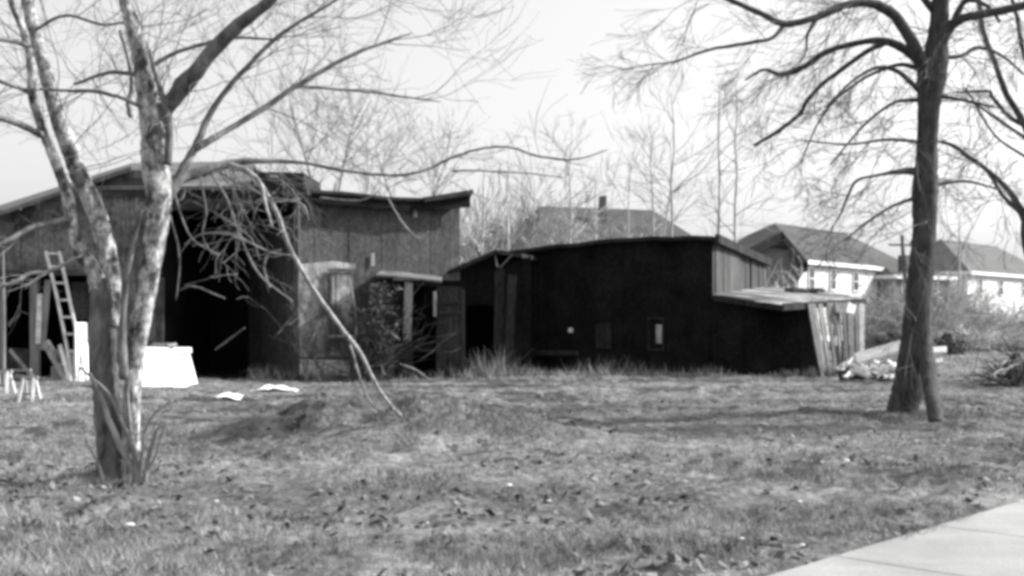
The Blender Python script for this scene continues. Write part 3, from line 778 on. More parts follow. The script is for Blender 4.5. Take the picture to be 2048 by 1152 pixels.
def link_shed():
    d0 = 34.2
    X = lambda px, dd=d0: (px - 1024) / F * dd
    Z = lambda py, dd=d0: CAM_H + (640 - py) / F * dd
    root = thing('link_shed', (X(960), d0, 0), 'low black gabled shed with pitch dark doorway between the two barns', 'shed')
    m = MB()
    board_wall(m, (X(884), d0), (X(930), d0), Z(556), Z(533), n=5)
    board_wall(m, (X(930), d0), (X(986), d0), Z(533), Z(505), z0=Z(612), n=6)
    board_wall(m, (X(986), d0), (X(1062), d0), Z(538), Z(512), n=8)
    m.build('wall', M['tar'], root)
    m = MB()
    m.add([P(990, 508, d0 - 0.43), P(998, 536, d0 - 0.43), P(1024, 508, d0 - 0.43)], [[0, 1, 2]])
    m.prism([P(990, 508, d0 - 0.43), P(992, 532, d0 - 0.43), P(1000, 536, d0 - 0.43), P(1026, 509, d0 - 0.43)], (0, 0.02, 0))
    m.build('gable_scrap', M['wood_mid'], root)
    m = MB()
    bk = np.array([1.2, 4.5, 0.0])
    A_, B_, C_ = P(876, 550, d0 - 0.4), P(990, 499, d0 - 0.4), P(1044, 507, d0 - 0.4)
    for p, q in ((A_, B_), (B_, C_)):
        m.prism([p, q, q + bk, p + bk], (0, 0, -0.12))
    m.build('roof', M['roof_dark'], root)
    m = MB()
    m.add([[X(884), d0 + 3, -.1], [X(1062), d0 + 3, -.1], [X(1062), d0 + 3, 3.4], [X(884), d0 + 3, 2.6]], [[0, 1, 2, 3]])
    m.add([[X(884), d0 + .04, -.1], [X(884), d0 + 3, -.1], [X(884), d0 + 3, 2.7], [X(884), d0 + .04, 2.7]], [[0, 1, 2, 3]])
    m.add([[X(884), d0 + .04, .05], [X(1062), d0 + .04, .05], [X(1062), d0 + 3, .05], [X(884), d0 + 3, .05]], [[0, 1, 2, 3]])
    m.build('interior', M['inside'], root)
    m = MB(); m.box((X(1000), d0 - 0.09, 1.55), (0.35, 0.06, 3.1), jitter=0.02); m.box((X(1020), d0 - 0.12, 1.5), (0.25, 0.05, 2.9), jitter=0.02, ry=0.04)
    m.build('loose_boards', M['tar2'], root)


def black_barn():
    Rr = P(1425, 480, 33.5); Lf = P(1028, 508, 36.0); Br = P(1532, 526, 41.0)
    bl = Lf[:2] + (Br[:2] - Rr[:2])
    root = thing('barn', (Lf[0], 35, 0), 'long black tarred barn with a single pitch roof and a pale boarded end wall', 'barn')
    m = MB()
    board_wall(m, Lf[:2], Rr[:2], Lf[2], Rr[2], n=44, jit=0.006, gap=-0.004, ztop=lambda t: Lf[2] + (Rr[2] - Lf[2]) * t + 0.10 * math.sin(t * 3.1) )
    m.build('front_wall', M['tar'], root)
    m = MB()
    board_wall(m, Rr[:2], Br[:2], Rr[2] - 0.02, Br[2] - 0.02, n=20, jit=0.015)
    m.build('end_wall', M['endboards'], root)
    m = MB()
    p = Rr[:2] + (Br[:2] - Rr[:2]) * 0.03; q = Rr[:2] + (Br[:2] - Rr[:2]) * 0.42
    e = (Br[:2] - Rr[:2]); e = e / np.linalg.norm(e); nn = np.array([e[1], -e[0]]) * 0.05
    board_wall(m, p + nn, q + nn, Rr[2] - 0.10, Rr[2] - 0.28, z0=2.2, n=4, jit=0.004)
    m.build('pale_boards', M['endboards'], root)
    m = MB()
    board_wall(m, Br[:2], bl, Br[2], Lf[2] - 0.3, n=20)
    board_wall(m, bl, Lf[:2], Lf[2] - 0.3, Lf[2], n=20)
    m.build('back_wall', M['tar2'], root)
    m = MB()
    n = 12
    fr = [Lf + (Rr - Lf) * t + np.array([-0.1, -0.3, 0.10 * math.sin(t * 3.1) + 0.03 * rng.normal()]) for t in np.linspace(-0.03, 1.01, n)]
    bkv = (Br - Rr) * 1.0
    blz = [f + np.array([bkv[0] * 1.04, bkv[1] * 1.04, Br[2] - Rr[2]]) for f in fr]
    for i in range(n - 1):
        m.prism([fr[i], fr[i + 1], blz[i + 1], blz[i]], (0, 0, 0.11))
    m.build('roof', M['roof_dark'], root)
    m = MB()
    s = np.array([0.22, -0.05, 0.0])
    m.bar(Rr + s + np.array([-0.15, -0.3, 0.02]), Br + s + np.array([0, 0.3, 0.02]), 0.12, 0.26)
    m.build('rake_board', M['tar2'], root)
    # patches on the front
    u = (Rr[:2] - Lf[:2]); Lw = np.linalg.norm(u); u /= Lw; nr = np.array([u[1], -u[0]]); ang = math.atan2(u[1], u[0])
    def on(px, py, off=0.05):
        # intersection of the sight line with the wall plan line
        k = (px - 1024) / F
        t = (Lf[1] * k - Lf[0]) / (u[0] - k * u[1])
        pp = Lf[:2] + u * t
        return np.array([pp[0] + nr[0] * off, pp[1] + nr[1] * off, CAM_H + (640 - py) / F * pp[1]])
    m = MB(); c_ = on(1319, 668, 0.06); m.box(c_, (0.18, 0.03, 0.55), ang, jitter=0.01)
    fr_ = MB()
    for ox, oz, sx, sz in ((-0.32, 0, 0.05, 0.95), (0.13, 0, 0.05, 0.95), (-0.1, 0.47, 0.5, 0.05), (-0.1, -0.47, 0.5, 0.05)):
        fr_.box((c_[0] + u[0] * ox, c_[1] + u[1] * ox, c_[2] + oz), (sx, 0.05, sz), ang)
    wn = fr_.build('window', M['tar2'], root)
    m.build('pane', M['oldwood'], wn)  # pale wood colour paints the light in the window
    m = MB(); m.box(on(1142, 660), (0.11, 0.03, 0.13), ang, jitter=0.02); m.build('painted_hole_light', M['white_old'], root)  # white block painted in for the light in a hole
    m = MB(); m.box(on(1208, 672), (0.5, 0.03, 0.8), ang, jitter=0.02); m.build('patch_board', M['tar2'], root)
    m = MB(); m.box(on(1110, 705), (1.6, 0.25, 0.10), ang, jitter=0.02); m.build('ledge', M['tar2'], root)


def lean_to():
    B = np.array([P(1634, 0, 32.3)[0], 32.3]); A_ = np.array([P(1425, 0, 33.35)[0], 33.35]); C = np.array([P(1722, 0, 36.0)[0], 36.0])
    root = thing('lean_to_shed', (B[0], B[1], 0), 'low black lean-to with bleached plank side and streaked tin roof', 'shed')
    # front wall, leaning outwards at its foot on the right
    m = MB()
    n = 14
    for i in range(n):
        t0, t1 = i / n - 0.002, (i + 1) / n + 0.002
        def pt_(t, z, o):
            top_ = A_ + (np.array([P(1614, 0, 32.6)[0], 32.6]) - A_) * t; bot = A_ + (np.array([P(1642, 0, 32.3)[0], 32.3]) - A_) * t
            q = bot + (top_ - bot) * (z / 2.1)
            return [q[0], q[1] + o, z]
        o = rng.normal(0, 0.01); zt = 2.16 - 0.22 * t0
        m.prism([pt_(t0, -0.1, o), pt_(t1, -0.1, o), pt_(t1, zt, o), pt_(t0, zt, o)], (0, 0.04, 0))
    m.prism([pt_(0, -0.1, 0.07), pt_(1, -0.1, 0.07), pt_(1, 1.92, 0.07), pt_(0, 2.1, 0.07)], (0, 0.02, 0))
    m.build('front_wall', M['tar'], root)
    # bleached side: separate uprights with gaps
    Bt = np.array([P(1617, 0, 32.55)[0], 32.55]); Bb = np.array([P(1643, 0, 32.3)[0], 32.3])
    m = MB(); dk = MB()
    n = 13
    for i in range(n):
        t0 = i / n; t1 = (i + 1) / n - (0.012 if i not in (3, 7) else 0.04)
        zb_ = -0.1 if i not in (4, 5, 9) else 0.25
        zt = 2.08 + 0.10 * t0 + rng.uniform(-0.04, 0.02)
        def q(t, z, o=0.0):
            a_ = Bb + (Bt - Bb) * (z / 2.1)
            p = a_ + (C - a_) * t
            return [p[0] + o, p[1], z]
        o = rng.normal(0, 0.02)
        m.prism([q(t0, zb_, o), q(t1, zb_, o), q(t1, zt, o), q(t0, zt, o)], (-0.03, 0.02, 0))
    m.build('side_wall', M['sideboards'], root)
    m = MB()
    q0, q1 = C + np.array([-0.3, -0.15]), C + np.array([0.05, -0.02])
    board_wall(m, q0 + np.array([.04, -.04]), q1 + np.array([.04, -.04]), 2.12, 2.12, n=2); m.build('corner_board', M['ladder'], root)
    m = MB()
    p = Bt + (C - Bt) * 0.5
    m.box((p[0] + 0.25, p[1] - 0.2, 1.93), (0.55, 0.3, 0.30), math.atan2((C - Bt)[1], (C - Bt)[0]), jitter=0.05)
    m.build('stuffed_sack', M['plank'], root)
    dkm = MB()
    for t, z, s in ((0.30, 1.35, (0.3, 0.03, 0.5)), (0.45, 0.6, (0.25, 0.03, 0.7)), (0.62, 0.55, (0.14, 0.03, 0.6))):
        p = Bb + (C - Bb) * t
        dkm = MB(); dkm.box((p[0] + 0.09 - z * 0.06, p[1] - 0.06, z), s, math.atan2((C - Bb)[1], (C - Bb)[0]), jitter=0.02)
        dkm.build('painted_gap_shade', M['wood_dark'], root)  # dark slabs on the boards paint the shade of gaps
    # roof
    m = MB()
    A1 = P(1427, 588, 33.2); F1 = P(1566, 610, 31.4); C1 = P(1730, 600, 36.4); W1 = P(1528, 574, 40.8); E1 = P(1606, 575, 43.0); D1 = P(1690, 588, 40.5)
    mid = (A1 + F1 + C1 + W1) / 4 + np.array([0, 0, 0.0]); mid2 = (C1 + W1 + E1 + D1) / 4
    tri = [[A1, F1, mid], [F1, C1, mid], [mid, C1, mid2], [C1, D1, mid2], [D1, E1, mid2], [E1, W1, mid2], [W1, mid, mid2], [A1, mid, W1]]
    for t_ in tri: m.prism(t_, (0, 0, -0.09))
    rf = m.build('roof', M['tin'], root)
    m = MB()
    m.bar(F1 + [0.0, -0.02, -0.05], C1 + [0.02, -0.02, -0.05], 0.05, 0.20)
    m.bar(A1 + [-0.0, -0.03, -0.12], F1 + [0, -0.03, -0.10], 0.05, 0.14)
    m.build('eave_board', M['tar2'], rf)
    # brush on the roof
    t = MB(); c_ = P(1596, 583, 38.5)
    for _ in range(9):
        a = c_ + rng.normal(0, 0.12, 3) * [2.2, 1, 0.3]
        t.tube([a, a + [0.35, 0.1, 0.02], a + [0.6, 0.1, -0.02]], [0.07, 0.08, 0.05], 6, rough=0.1)
    tag(t.build('sack_heap', M['wood_dark']), 'dark lump of sacking lying on the tin roof of the lean-to', 'sacking')


left_barn(); grey_barn(); porch(); link_shed(); black_barn(); lean_to()


# ---------------------------------------------------------------- far houses
def window_on(root, p, u, w_=0.9, h_=1.4):
    """frame standing on a wall at p, wall direction u"""
    nrm = np.array([u[1], -u[0]]); ang = math.atan2(u[1], u[0])
    f = MB()
    q = np.array([p[0] + nrm[0] * 0.06, p[1] + nrm[1] * 0.06, p[2]])
    f.box((q[0], q[1], q[2] + h_ / 2 + 0.05), (w_ + 0.24, 0.1, 0.1), ang); f.box((q[0], q[1], q[2] - h_ / 2 - 0.06), (w_ + 0.3, 0.16, 0.1), ang)
    for s in (-1, 1):
        f.box((q[0] + u[0] * s * (w_ / 2 + 0.06), q[1] + u[1] * s * (w_ / 2 + 0.06), q[2]), (0.1, 0.1, h_), ang)
    f.box((q[0], q[1], q[2]), (w_, 0.08, 0.07), ang)
    fr_ = f.build('window', M['trim'], root)
    g = MB(); g.box((p[0] + nrm[0] * 0.03, p[1] + nrm[1] * 0.03, p[2]), (w_, 0.05, h_), ang)
    g.build('pane', M['glass'], fr_)


def house(a, b, depth, eave, ridge, label, wins, group, mroof='house_roof', hip=0.35, door=None, over=0.4, wall='house_wall'):
    a = np.array(a, float); b = np.array(b, float); u = (b - a); L_ = np.linalg.norm(u); u /= L_; nrm = np.array([u[1], -u[0]])
    root = thing('house', (a[0], a[1], 0), label, 'house', group)
    bk = -nrm * depth
    m = MB()
    m.prism([[*a, -0.2], [*b, -0.2], [*b, eave], [*a, eave]], [bk[0], bk[1], 0])
    m.build('wall', M[wall], root)
    m = MB()
    o = over
    c = [a - u * o + nrm * o, b + u * o + nrm * o, b + u * o - nrm * (depth + o), a - u * o - nrm * (depth + o)]
    r0 = a + u * L_ * hip - nrm * depth / 2; r1 = b - u * L_ * hip - nrm * depth / 2
    v = [[*k, eave] for k in c] + [[*r0, ridge], [*r1, ridge]]
    m.add(v, [[0, 1, 5, 4], [1, 2, 5], [2, 3, 4, 5], [3, 0, 4], [3, 2, 1, 0]])
    rf = m.build('roof', M[mroof], root)
    m = MB()
    for p, q in ((c[0], c[1]), (c[1], c[2]), (c[3], c[0])):
        m.bar([*p, eave - 0.1], [*q, eave - 0.1], 0.12, 0.3)
    m.build('gutter', M['trim'], rf)
    for t in wins:
        for z in (eave - 1.25, eave - 4.1):
            p = a + u * L_ * t
            window_on(root, (p[0], p[1], z), u)
    return root, u, nrm


GH = 'white two storey houses along the far street'
a1 = P(1598, 0, 82)[:2]; b1 = P(1835, 0, 101)[:2]
h1, _, _ = house(a1, b1, 9, 5.9, 9.2, 'white two storey house behind the grey gabled building, left of the dark trunk', (0.08, 0.24, 0.42, 0.62, 0.82), GH, hip=0.22)
a2 = P(1935, 0, 106)[:2]; b2 = P(2110, 0, 124)[:2]
h2, _, _ = house(a2, b2, 9, 6.1, 9.6, 'white two storey house at the right edge behind the brush', (0.12, 0.34, 0.6, 0.85), GH, 'house_roof_hazed', hip=0.2)
# dark gabled house between them, mostly behind the trunk
a3 = P(1788, 0, 92)[:2]; b3 = P(1900, 0, 96)[:2]
h3, u3, n3 = house(a3, b3, 10, 5.2, 7.3, 'darker house with grey hipped roof half hidden behind the dark trunk', (0.2, 0.7), None, 'house_roof', hip=0.38, wall='gable_wall')
# roofed house behind the black barn
a4 = P(1075, 0, 70)[:2]; b4 = P(1420, 0, 74)[:2]
h4, u4, n4 = house(a4, b4, 9, 6.0, 9.1, 'house with wide grey roof and chimney rising behind the black barn', (0.2, 0.5, 0.8), None, 'house_roof', hip=0.16, wall='gable_wall')
m = MB(); c_ = P(1205, 420, 74.5); m.box((c_[0], c_[1], c_[2] - 0.1), (0.5, 0.5, 2.0)); m.build('chimney', M['brick'], h4)

# grey gabled building right of the black barn
root = thing('gabled_building', (P(1540, 0, 55)[0], 55, 0), 'grey building with a dark steep gable right of the black barn', 'building')
D = 55
m = MB()
m.prism([P(1486, 700, D), P(1592, 700, D), P(1592, 545, D), P(1604, 522, D), P(1565, 470, D), P(1486, 506, D)], (1.5, 8, 0))
m.build('wall', M['gable_wall'], root)
m = MB()
for p, q in ((P(1474, 508, D - .5), P(1567, 462, D - .5)), (P(1563, 461, D - .5), P(1616, 524, D - .5)), (P(1615, 517, D - .5), P(1592, 551, D - .5))):
    n_ = np.array([0, 0, -0.42])
    m.prism([p, q, q + n_, p + n_], (1.6, 9, 0))
m.build('roof', M['house_roof_dark'], root)
m = MB()
m.prism([P(1520, 492, D - .04), P(1590, 502, D - .04), P(1567, 472, D - .04)], (0, 0.03, 0))
m.build('gable_shingles', M['house_roof_dark'], root)


# ---------------------------------------------------------------- background trees and brush
def far_tree(px, dd, ytop, rpx, label, seed, lean=0.0, spread=0.5, nb=10, fork=None, matk='bark_far', blen=0.28, up=0.6, t0=0.35, group='thin bare trees behind the barns', name='bare_tree'):
    rg = np.random.default_rng(seed)
    base = P(px, 640, dd); base[2] = 0
    root = thing(name, tuple(base), label, 'tree', group)
    H = CAM_H + (640 - ytop) / F * dd
    r = rpx / F * dd
    t = MB(); tops = []
    n = 9
    pts = [[base[0] + lean * H * (i / n) + 0.04 * rg.normal(), dd + 0.05 * rg.normal(), H * i / n - (0.1 if i == 0 else 0)] for i in range(n + 1)]
    if fork:
        kf = int(n * fork)
        main = pts[:kf + 1]
        t.tube(main, np.linspace(r * 1.2, r, len(main)), 7)
        tops.append(np.c_[cr(main, 3), np.full(len(cr(main, 3)), r)])
        for s in (-1, 1):
            q = [np.array(main[-1])]
            for j in range(n - kf):
                q.append(q[-1] + np.array([s * spread * H / n * (0.55 if j else 0.9) + 0.05 * rg.normal(), 0.1 * rg.normal(), H / n]))
            t.tube(q, np.linspace(r * 0.75, r * 0.25, len(q)), 6)
            c = cr(q, 3); tops.append(np.c_[c, np.full(len(c), r * 0.5)]); tops.append(tops[-1])
    else:
        t.tube(pts, np.linspace(r * 1.2, r * 0.35, n + 1), 7)
        c = cr(pts, 3); tops.append(np.c_[c, np.linspace(r, r * 0.4, len(c))])
    t.build('trunk', M[matk], root, smooth=True)
    c = MB()
    rm = 0.00012 * dd
    for q in tops:
        for _ in range(nb):
            i = int(rg.uniform(t0 if not fork else 0.3, 1) * (len(q) - 1))
            dr = np.array([rg.normal(0, 1), rg.normal(0, 0.6), up + rg.uniform(0, 0.6)])
            grow(c, q[i, :3], dr, H * blen * rg.uniform(0.5, 1.1), q[i, 3] * 0.5, 2, rg, trop=(0, 0, 0.06), rmin=rm, nchild=4, wander=0.2, spread=0.6)
    c.build('crown', M['bark_far'], root)


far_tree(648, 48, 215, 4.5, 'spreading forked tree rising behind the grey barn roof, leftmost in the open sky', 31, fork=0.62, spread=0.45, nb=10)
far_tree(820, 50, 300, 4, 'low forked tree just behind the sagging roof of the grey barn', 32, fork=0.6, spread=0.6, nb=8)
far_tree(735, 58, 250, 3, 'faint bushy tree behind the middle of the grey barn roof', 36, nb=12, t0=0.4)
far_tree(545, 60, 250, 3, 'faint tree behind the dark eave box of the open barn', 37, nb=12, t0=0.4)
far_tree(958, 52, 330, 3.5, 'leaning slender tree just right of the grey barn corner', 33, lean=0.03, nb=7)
far_tree(1016, 45, 300, 3, 'slim tree with trunk coloured as sunlit between the grey barn and far house', 34, nb=4, matk='bark_lit', blen=0.2)
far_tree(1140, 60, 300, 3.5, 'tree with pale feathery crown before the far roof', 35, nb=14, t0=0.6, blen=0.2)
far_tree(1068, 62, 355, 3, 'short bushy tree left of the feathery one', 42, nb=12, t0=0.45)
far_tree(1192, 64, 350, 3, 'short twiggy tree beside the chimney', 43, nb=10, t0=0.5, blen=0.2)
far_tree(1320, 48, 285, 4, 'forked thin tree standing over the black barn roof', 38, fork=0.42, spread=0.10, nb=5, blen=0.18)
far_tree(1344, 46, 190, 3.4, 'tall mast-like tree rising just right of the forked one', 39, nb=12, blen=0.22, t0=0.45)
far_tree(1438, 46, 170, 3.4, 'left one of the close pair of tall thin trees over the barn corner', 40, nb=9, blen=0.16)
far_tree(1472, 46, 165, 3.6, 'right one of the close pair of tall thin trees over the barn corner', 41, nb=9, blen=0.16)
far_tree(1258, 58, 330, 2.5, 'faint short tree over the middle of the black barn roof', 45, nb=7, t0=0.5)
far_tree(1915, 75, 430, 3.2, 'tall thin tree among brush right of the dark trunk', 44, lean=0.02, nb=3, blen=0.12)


def shrub_mesh(seed, n=260, H=3.0, W=2.2, rmin=0.018, kind='round'):
    rg = np.random.default_rng(seed)
    m = MB()
    for _ in range(n // 6):
        a = rg.uniform(0, 2 * math.pi); s = rg.uniform(0, 0.45) * W
        p = np.array([math.cos(a) * s, math.sin(a) * s, 0])
        dr = np.array([math.cos(a) * rg.uniform(0, 0.7), math.sin(a) * rg.uniform(0, 0.7), 1.0])
        grow(m, p, dr, H * rg.uniform(0.5, 1.0), rmin * 1.6, 2, rg, trop=(0, 0, 0.03), rmin=rmin * 0.7, nchild=4, wander=0.4, spread=0.8)
    # withered leaves still clinging
    k = n * 7
    c = []
    for _ in range(k):
        a = rg.uniform(0, 2 * math.pi); t = rg.uniform(0, 1) ** 0.7; z = rg.uniform(0.05, 1) * H
        rr_ = W * 0.62 * math.sqrt(max(0.05, 1 - (z / H) ** 2.2)) * t * (1 + 0.25 * math.sin(a * 3 + z * 2))
        q = np.array([math.cos(a) * rr_, math.sin(a) * rr_, z])
        if math.sin(q[0] * 3.1 + seed) + math.sin(q[2] * 3.7 + q[1] * 2) < -0.5: continue
        v = rg.normal(0, 1, (3, 3)) * 0.075
        m.add(q + v, [[0, 1, 2]])
    return m


def place_shrub(tmpl, px, dd, scale, label, group, rot=0.0, name='shrub'):
    b = P(px, 640, dd)
    o = tmpl.copy(); col.objects.link(o)
    o.name = name
    o.location = (b[0], b[1], float(ground_z(b[0], b[1])) - 0.05)
    o.scale = (scale[0], scale[0], scale[1]); o.rotation_euler = (0, 0, rot)
    for k in ('label', 'group', 'category'):
        if k in o: del o[k]
    return tag(o, label, 'shrub', group)


T1 = shrub_mesh(1).build('shrub', M['brush'], loc=(0, 0, 0)); T2 = shrub_mesh(2, 300, 3.4, 2.8).build('shrub', M['brush'], loc=(0, 0, 0))
T3 = shrub_mesh(3, 150, 1.6, 2.6, 0.014).build('shrub', M['brush_dark'], loc=(0, 0, 0))
GS = 'brush beyond the barns'
GB = 'leafless brush behind the black barn'
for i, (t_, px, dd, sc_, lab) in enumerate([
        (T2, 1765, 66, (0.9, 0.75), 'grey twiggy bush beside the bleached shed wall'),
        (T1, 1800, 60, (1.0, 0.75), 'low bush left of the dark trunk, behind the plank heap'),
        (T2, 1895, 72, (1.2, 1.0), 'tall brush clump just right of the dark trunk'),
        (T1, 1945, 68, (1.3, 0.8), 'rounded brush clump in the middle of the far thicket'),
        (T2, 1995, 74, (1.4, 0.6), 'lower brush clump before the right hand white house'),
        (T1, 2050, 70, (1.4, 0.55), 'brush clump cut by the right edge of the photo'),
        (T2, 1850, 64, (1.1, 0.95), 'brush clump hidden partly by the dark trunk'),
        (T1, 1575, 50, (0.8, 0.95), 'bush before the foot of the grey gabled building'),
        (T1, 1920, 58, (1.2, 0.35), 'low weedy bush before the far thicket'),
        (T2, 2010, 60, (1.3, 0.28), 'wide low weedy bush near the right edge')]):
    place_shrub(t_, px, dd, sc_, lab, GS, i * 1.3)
for i, (t_, px, dd, sc_, lab) in enumerate([
        (T1, 948, 60, (1.3, 2.0), 'brush clump touching the grey barn corner'),
        (T2, 992, 62, (1.4, 2.0), 'brush clump second from the grey barn corner'),
        (T1, 1040, 64, (1.5, 2.2), 'brush clump right of the trunk coloured as sunlit'),
        (T2, 1092, 64, (1.3, 1.75), 'brush clump before the left end of the far roof'),
        (T1, 1150, 62, (1.3, 1.75), 'brush clump under the feathery tree'),
        (T2, 1215, 60, (1.3, 1.5), 'brush clump below the chimney'),
        (T1, 1285, 60, (1.3, 1.4), 'brush clump before the right half of the far roof')]):
    place_shrub(t_, px, dd, sc_, lab, GB, i * 2.1)
place_shrub(T3, 1898, 52, (0.55, 0.62), 'small dark dense shrub standing alone right of the dark trunk', None, 0.4)
place_shrub(T3, 1790, 55, (0.7, 0.6), 'dark low shrub behind the planks, left of the trunk', None, 1.4)
for t_ in (T1, T2, T3): bpy.data.objects.remove(t_)

# utility pole seen left of the trunk
root = thing('utility_pole', (P(1806, 0, 70)[0], 70, 0), 'dark utility pole with a transformer beside the dark trunk', 'utility pole')
m = MB(); m.tube([[P(1812, 0, 70)[0], 70, -0.1], P(1810, 560, 70), P(1804, 470, 70)], [0.16, 0.14, 0.11], 10); m.build('mast', M['pole'], root, smooth=True)
m = MB(); c_ = P(1806, 527, 69.7); m.tube([c_ - [0, 0, 0.5], c_ + [0, 0, 0.5]], [0.3, 0.3], 12); m.build('transformer', M['pole'], root)
m = MB(); c_ = P(1804, 490, 70); m.bar(c_ - [0.9, 0.3, 0], c_ + [0.9, 0.3, 0], 0.12, 0.12); m.build('cross_arm', M['pole'], root)


# ---------------------------------------------------------------- yard objects
def gz(x, y): return float(ground_z(x, y))


# ladder
root = thing('ladder', (P(155, 0, 29.5)[0], 29.5, 0), 'pale wooden ladder leaning on the barn wing at far left', 'ladder')
lp = [(92, 503, 30.6), (109, 570, 30.3), (124, 640, 30.0), (150, 782, 29.5)]
rp = [(119, 503, 30.6), (133, 570, 30.3), (148, 640, 30.0), (178, 782, 29.5)]
def ip(path, y):
    ys = [p[1] for p in path]
    return P(np.interp(y, ys, [p[0] for p in path]), y, np.interp(y, ys, [p[2] for p in path]))
for pth in (lp, rp):
    m = MB()
    for y0, y1 in ((503, 590), (590, 680), (680, 780)):
        m.bar(ip(pth, y0), ip(pth, y1 + 2), 0.06, 0.08, up=(0, 1, 0))
    m.build('rail', M['ladder'], root)
for y in (507, 533, 566, 600, 634, 668, 702, 736, 768):
    m = MB(); m.bar(ip(lp, y), ip(rp, y), 0.05, 0.09, up=(0, 1, 0)); m.build('rung', M['ladder'], root)

# tall white panel standing beside the ladder
root = thing('white_door', (P(163, 0, 30.0)[0], 30.0, 0), 'narrow white painted door panel standing upright by the ladder', 'door')
m = MB(); m.prism([P(151, 762, 29.5), P(178, 762, 29.95), P(175, 645, 30.1), P(150, 645, 29.7)], (-0.04, 0.03, 0)); m.build('panel', M['white'], root)
m = MB(); m.bar(P(150, 650, 29.62), P(152, 758, 29.42), 0.03, 0.04, up=(0, 1, 0)); m.build('stile', M['white_old'], root)

# boards leaning near the ladder
for (q, w_, mk, lab) in ((((88, 685, 30.3), (140, 776, 29.3)), 0.13, 'oldwood', 'grey plank leaning at a slant left of the ladder foot, lower of two'),
                         (((94, 682, 30.5), (158, 778, 29.6)), 0.11, 'ladder', 'pale plank leaning at a slant just under the ladder'),
                         (((80, 588, 30.9), (76, 688, 30.6)), 0.13, 'white_old', 'short upright board with white paint left of the ladder'),
                         (((120, 690, 29.9), (142, 770, 29.4)), 0.10, 'plank', 'short bright plank slanting behind the ladder foot'),
                         (((30, 752, 29.0), (128, 765, 28.6)), 0.10, 'wood_mid', 'dull board lying on the ground before the barn wing'),
                         (((20, 700, 30.2), (70, 760, 29.3)), 0.08, 'wood_mid', 'thin grey slat slanting behind the small trestles'),
                         (((96, 560, 30.9), (84, 700, 30.7)), 0.16, 'wood_mid', 'grey upright board just behind the white painted one')):
    m = MB(); m.bar(P(*q[0]), P(*q[1]), w_, 0.04, up=(0, 1, 0)); tag(m.build('plank', M[mk]), lab, 'plank', 'boards leaning by the ladder')
m = MB(); c_ = P(128, 715, 30.2); m.box(c_, (0.5, 0.25, 0.42), 0.2, 0.02); m.box(c_ + np.array([0.1, 0, -0.5]), (0.7, 0.5, 0.6), 0.1, 0.03)
tag(m.build('crate', M['oldwood']), 'pale wooden crate wedged between the ladder and leaning boards', 'crate')

# thin pole at far left
m = MB(); m.tube([[P(8, 0, 28)[0], 28, 0], P(8, 640, 28), P(6, 500, 28)], [0.04, 0.035, 0.03], 8)
tag(m.build('pole', M['wood_mid']), 'thin upright pole at the very left edge of the photo', 'pole')

# saw horses
def sawhorse(px, dd, w_, h_, label, half=False):
    b = P(px, 0, dd); z0_ = gz(b[0], dd)
    root = thing('sawhorse', (b[0], dd, z0_), label, 'sawhorse', 'small trestles at far left')
    m = MB(); m.box((b[0], dd, z0_ + h_), (w_ + 0.08, 0.09, 0.07), 0.05, 0.006); m.build('top_bar', M['oldwood'], root)
    for sx in (-1, 1):
        for sy in (-1, 1):
            m = MB(); m.bar([b[0] + sx * w_ * 0.40, dd + sy * 0.03, z0_ + h_], [b[0] + sx * w_ * 0.55, dd + sy * 0.22, z0_ - 0.03], 0.05, 0.05)
            m.build('leg', M['ladder'], root)
    m = MB(); m.box((b[0], dd - 0.12, z0_ + h_ * 0.35), (w_ * 0.9, 0.025, 0.05)); m.build('brace', M['wood_mid'], root)
sawhorse(59, 23.5, 0.26, 0.50, 'small pale trestle standing in the grass left of the ladder')
sawhorse(6, 24.5, 0.30, 0.46, 'trestle half cut off by the left edge')
m = MB(); m.bar(P(-20, 742, 25.5), P(62, 740, 24.5), 0.05, 0.05); tag(m.build('rail_board', M['wood_mid']), 'grey rail lying level behind the small trestles', 'rail')

# white chest
root = thing('storage_chest', (P(336, 0, 27.0)[0], 27.0, 0), 'glaring white chest with a flat lid at the mouth of the open bay', 'chest')
dd = 26.6
def C3(px, py, y): return P(px, py, y)
m = MB()
bot = [P(286, 784, dd), P(397, 774, dd - 0.0)]
f = [P(284, 786, 25.9), P(398, 776, 27.6), P(379, 706, 27.6), P(290, 706, 26.0)]
m.prism(f, (-0.62, 0.45, 0.0)); m.build('body', M['white'], root)
m = MB(); q = [P(286, 706, 25.95), P(384, 706, 27.55), P(383, 695, 27.55), P(287, 694, 25.95)]; m.prism(q, (-0.66, 0.48, 0)); m.build('lid', M['white_old'], root)
m = MB(); 
for k in range(3): m.box(P(314 + 14 * k, 689, 26.95), (0.22, 0.3, 0.06), 0.3 * k, 0.015)
tag(m.build('rag', M['wood_mid']), 'crumpled grey rag lying on the lid of the white chest', 'rag')

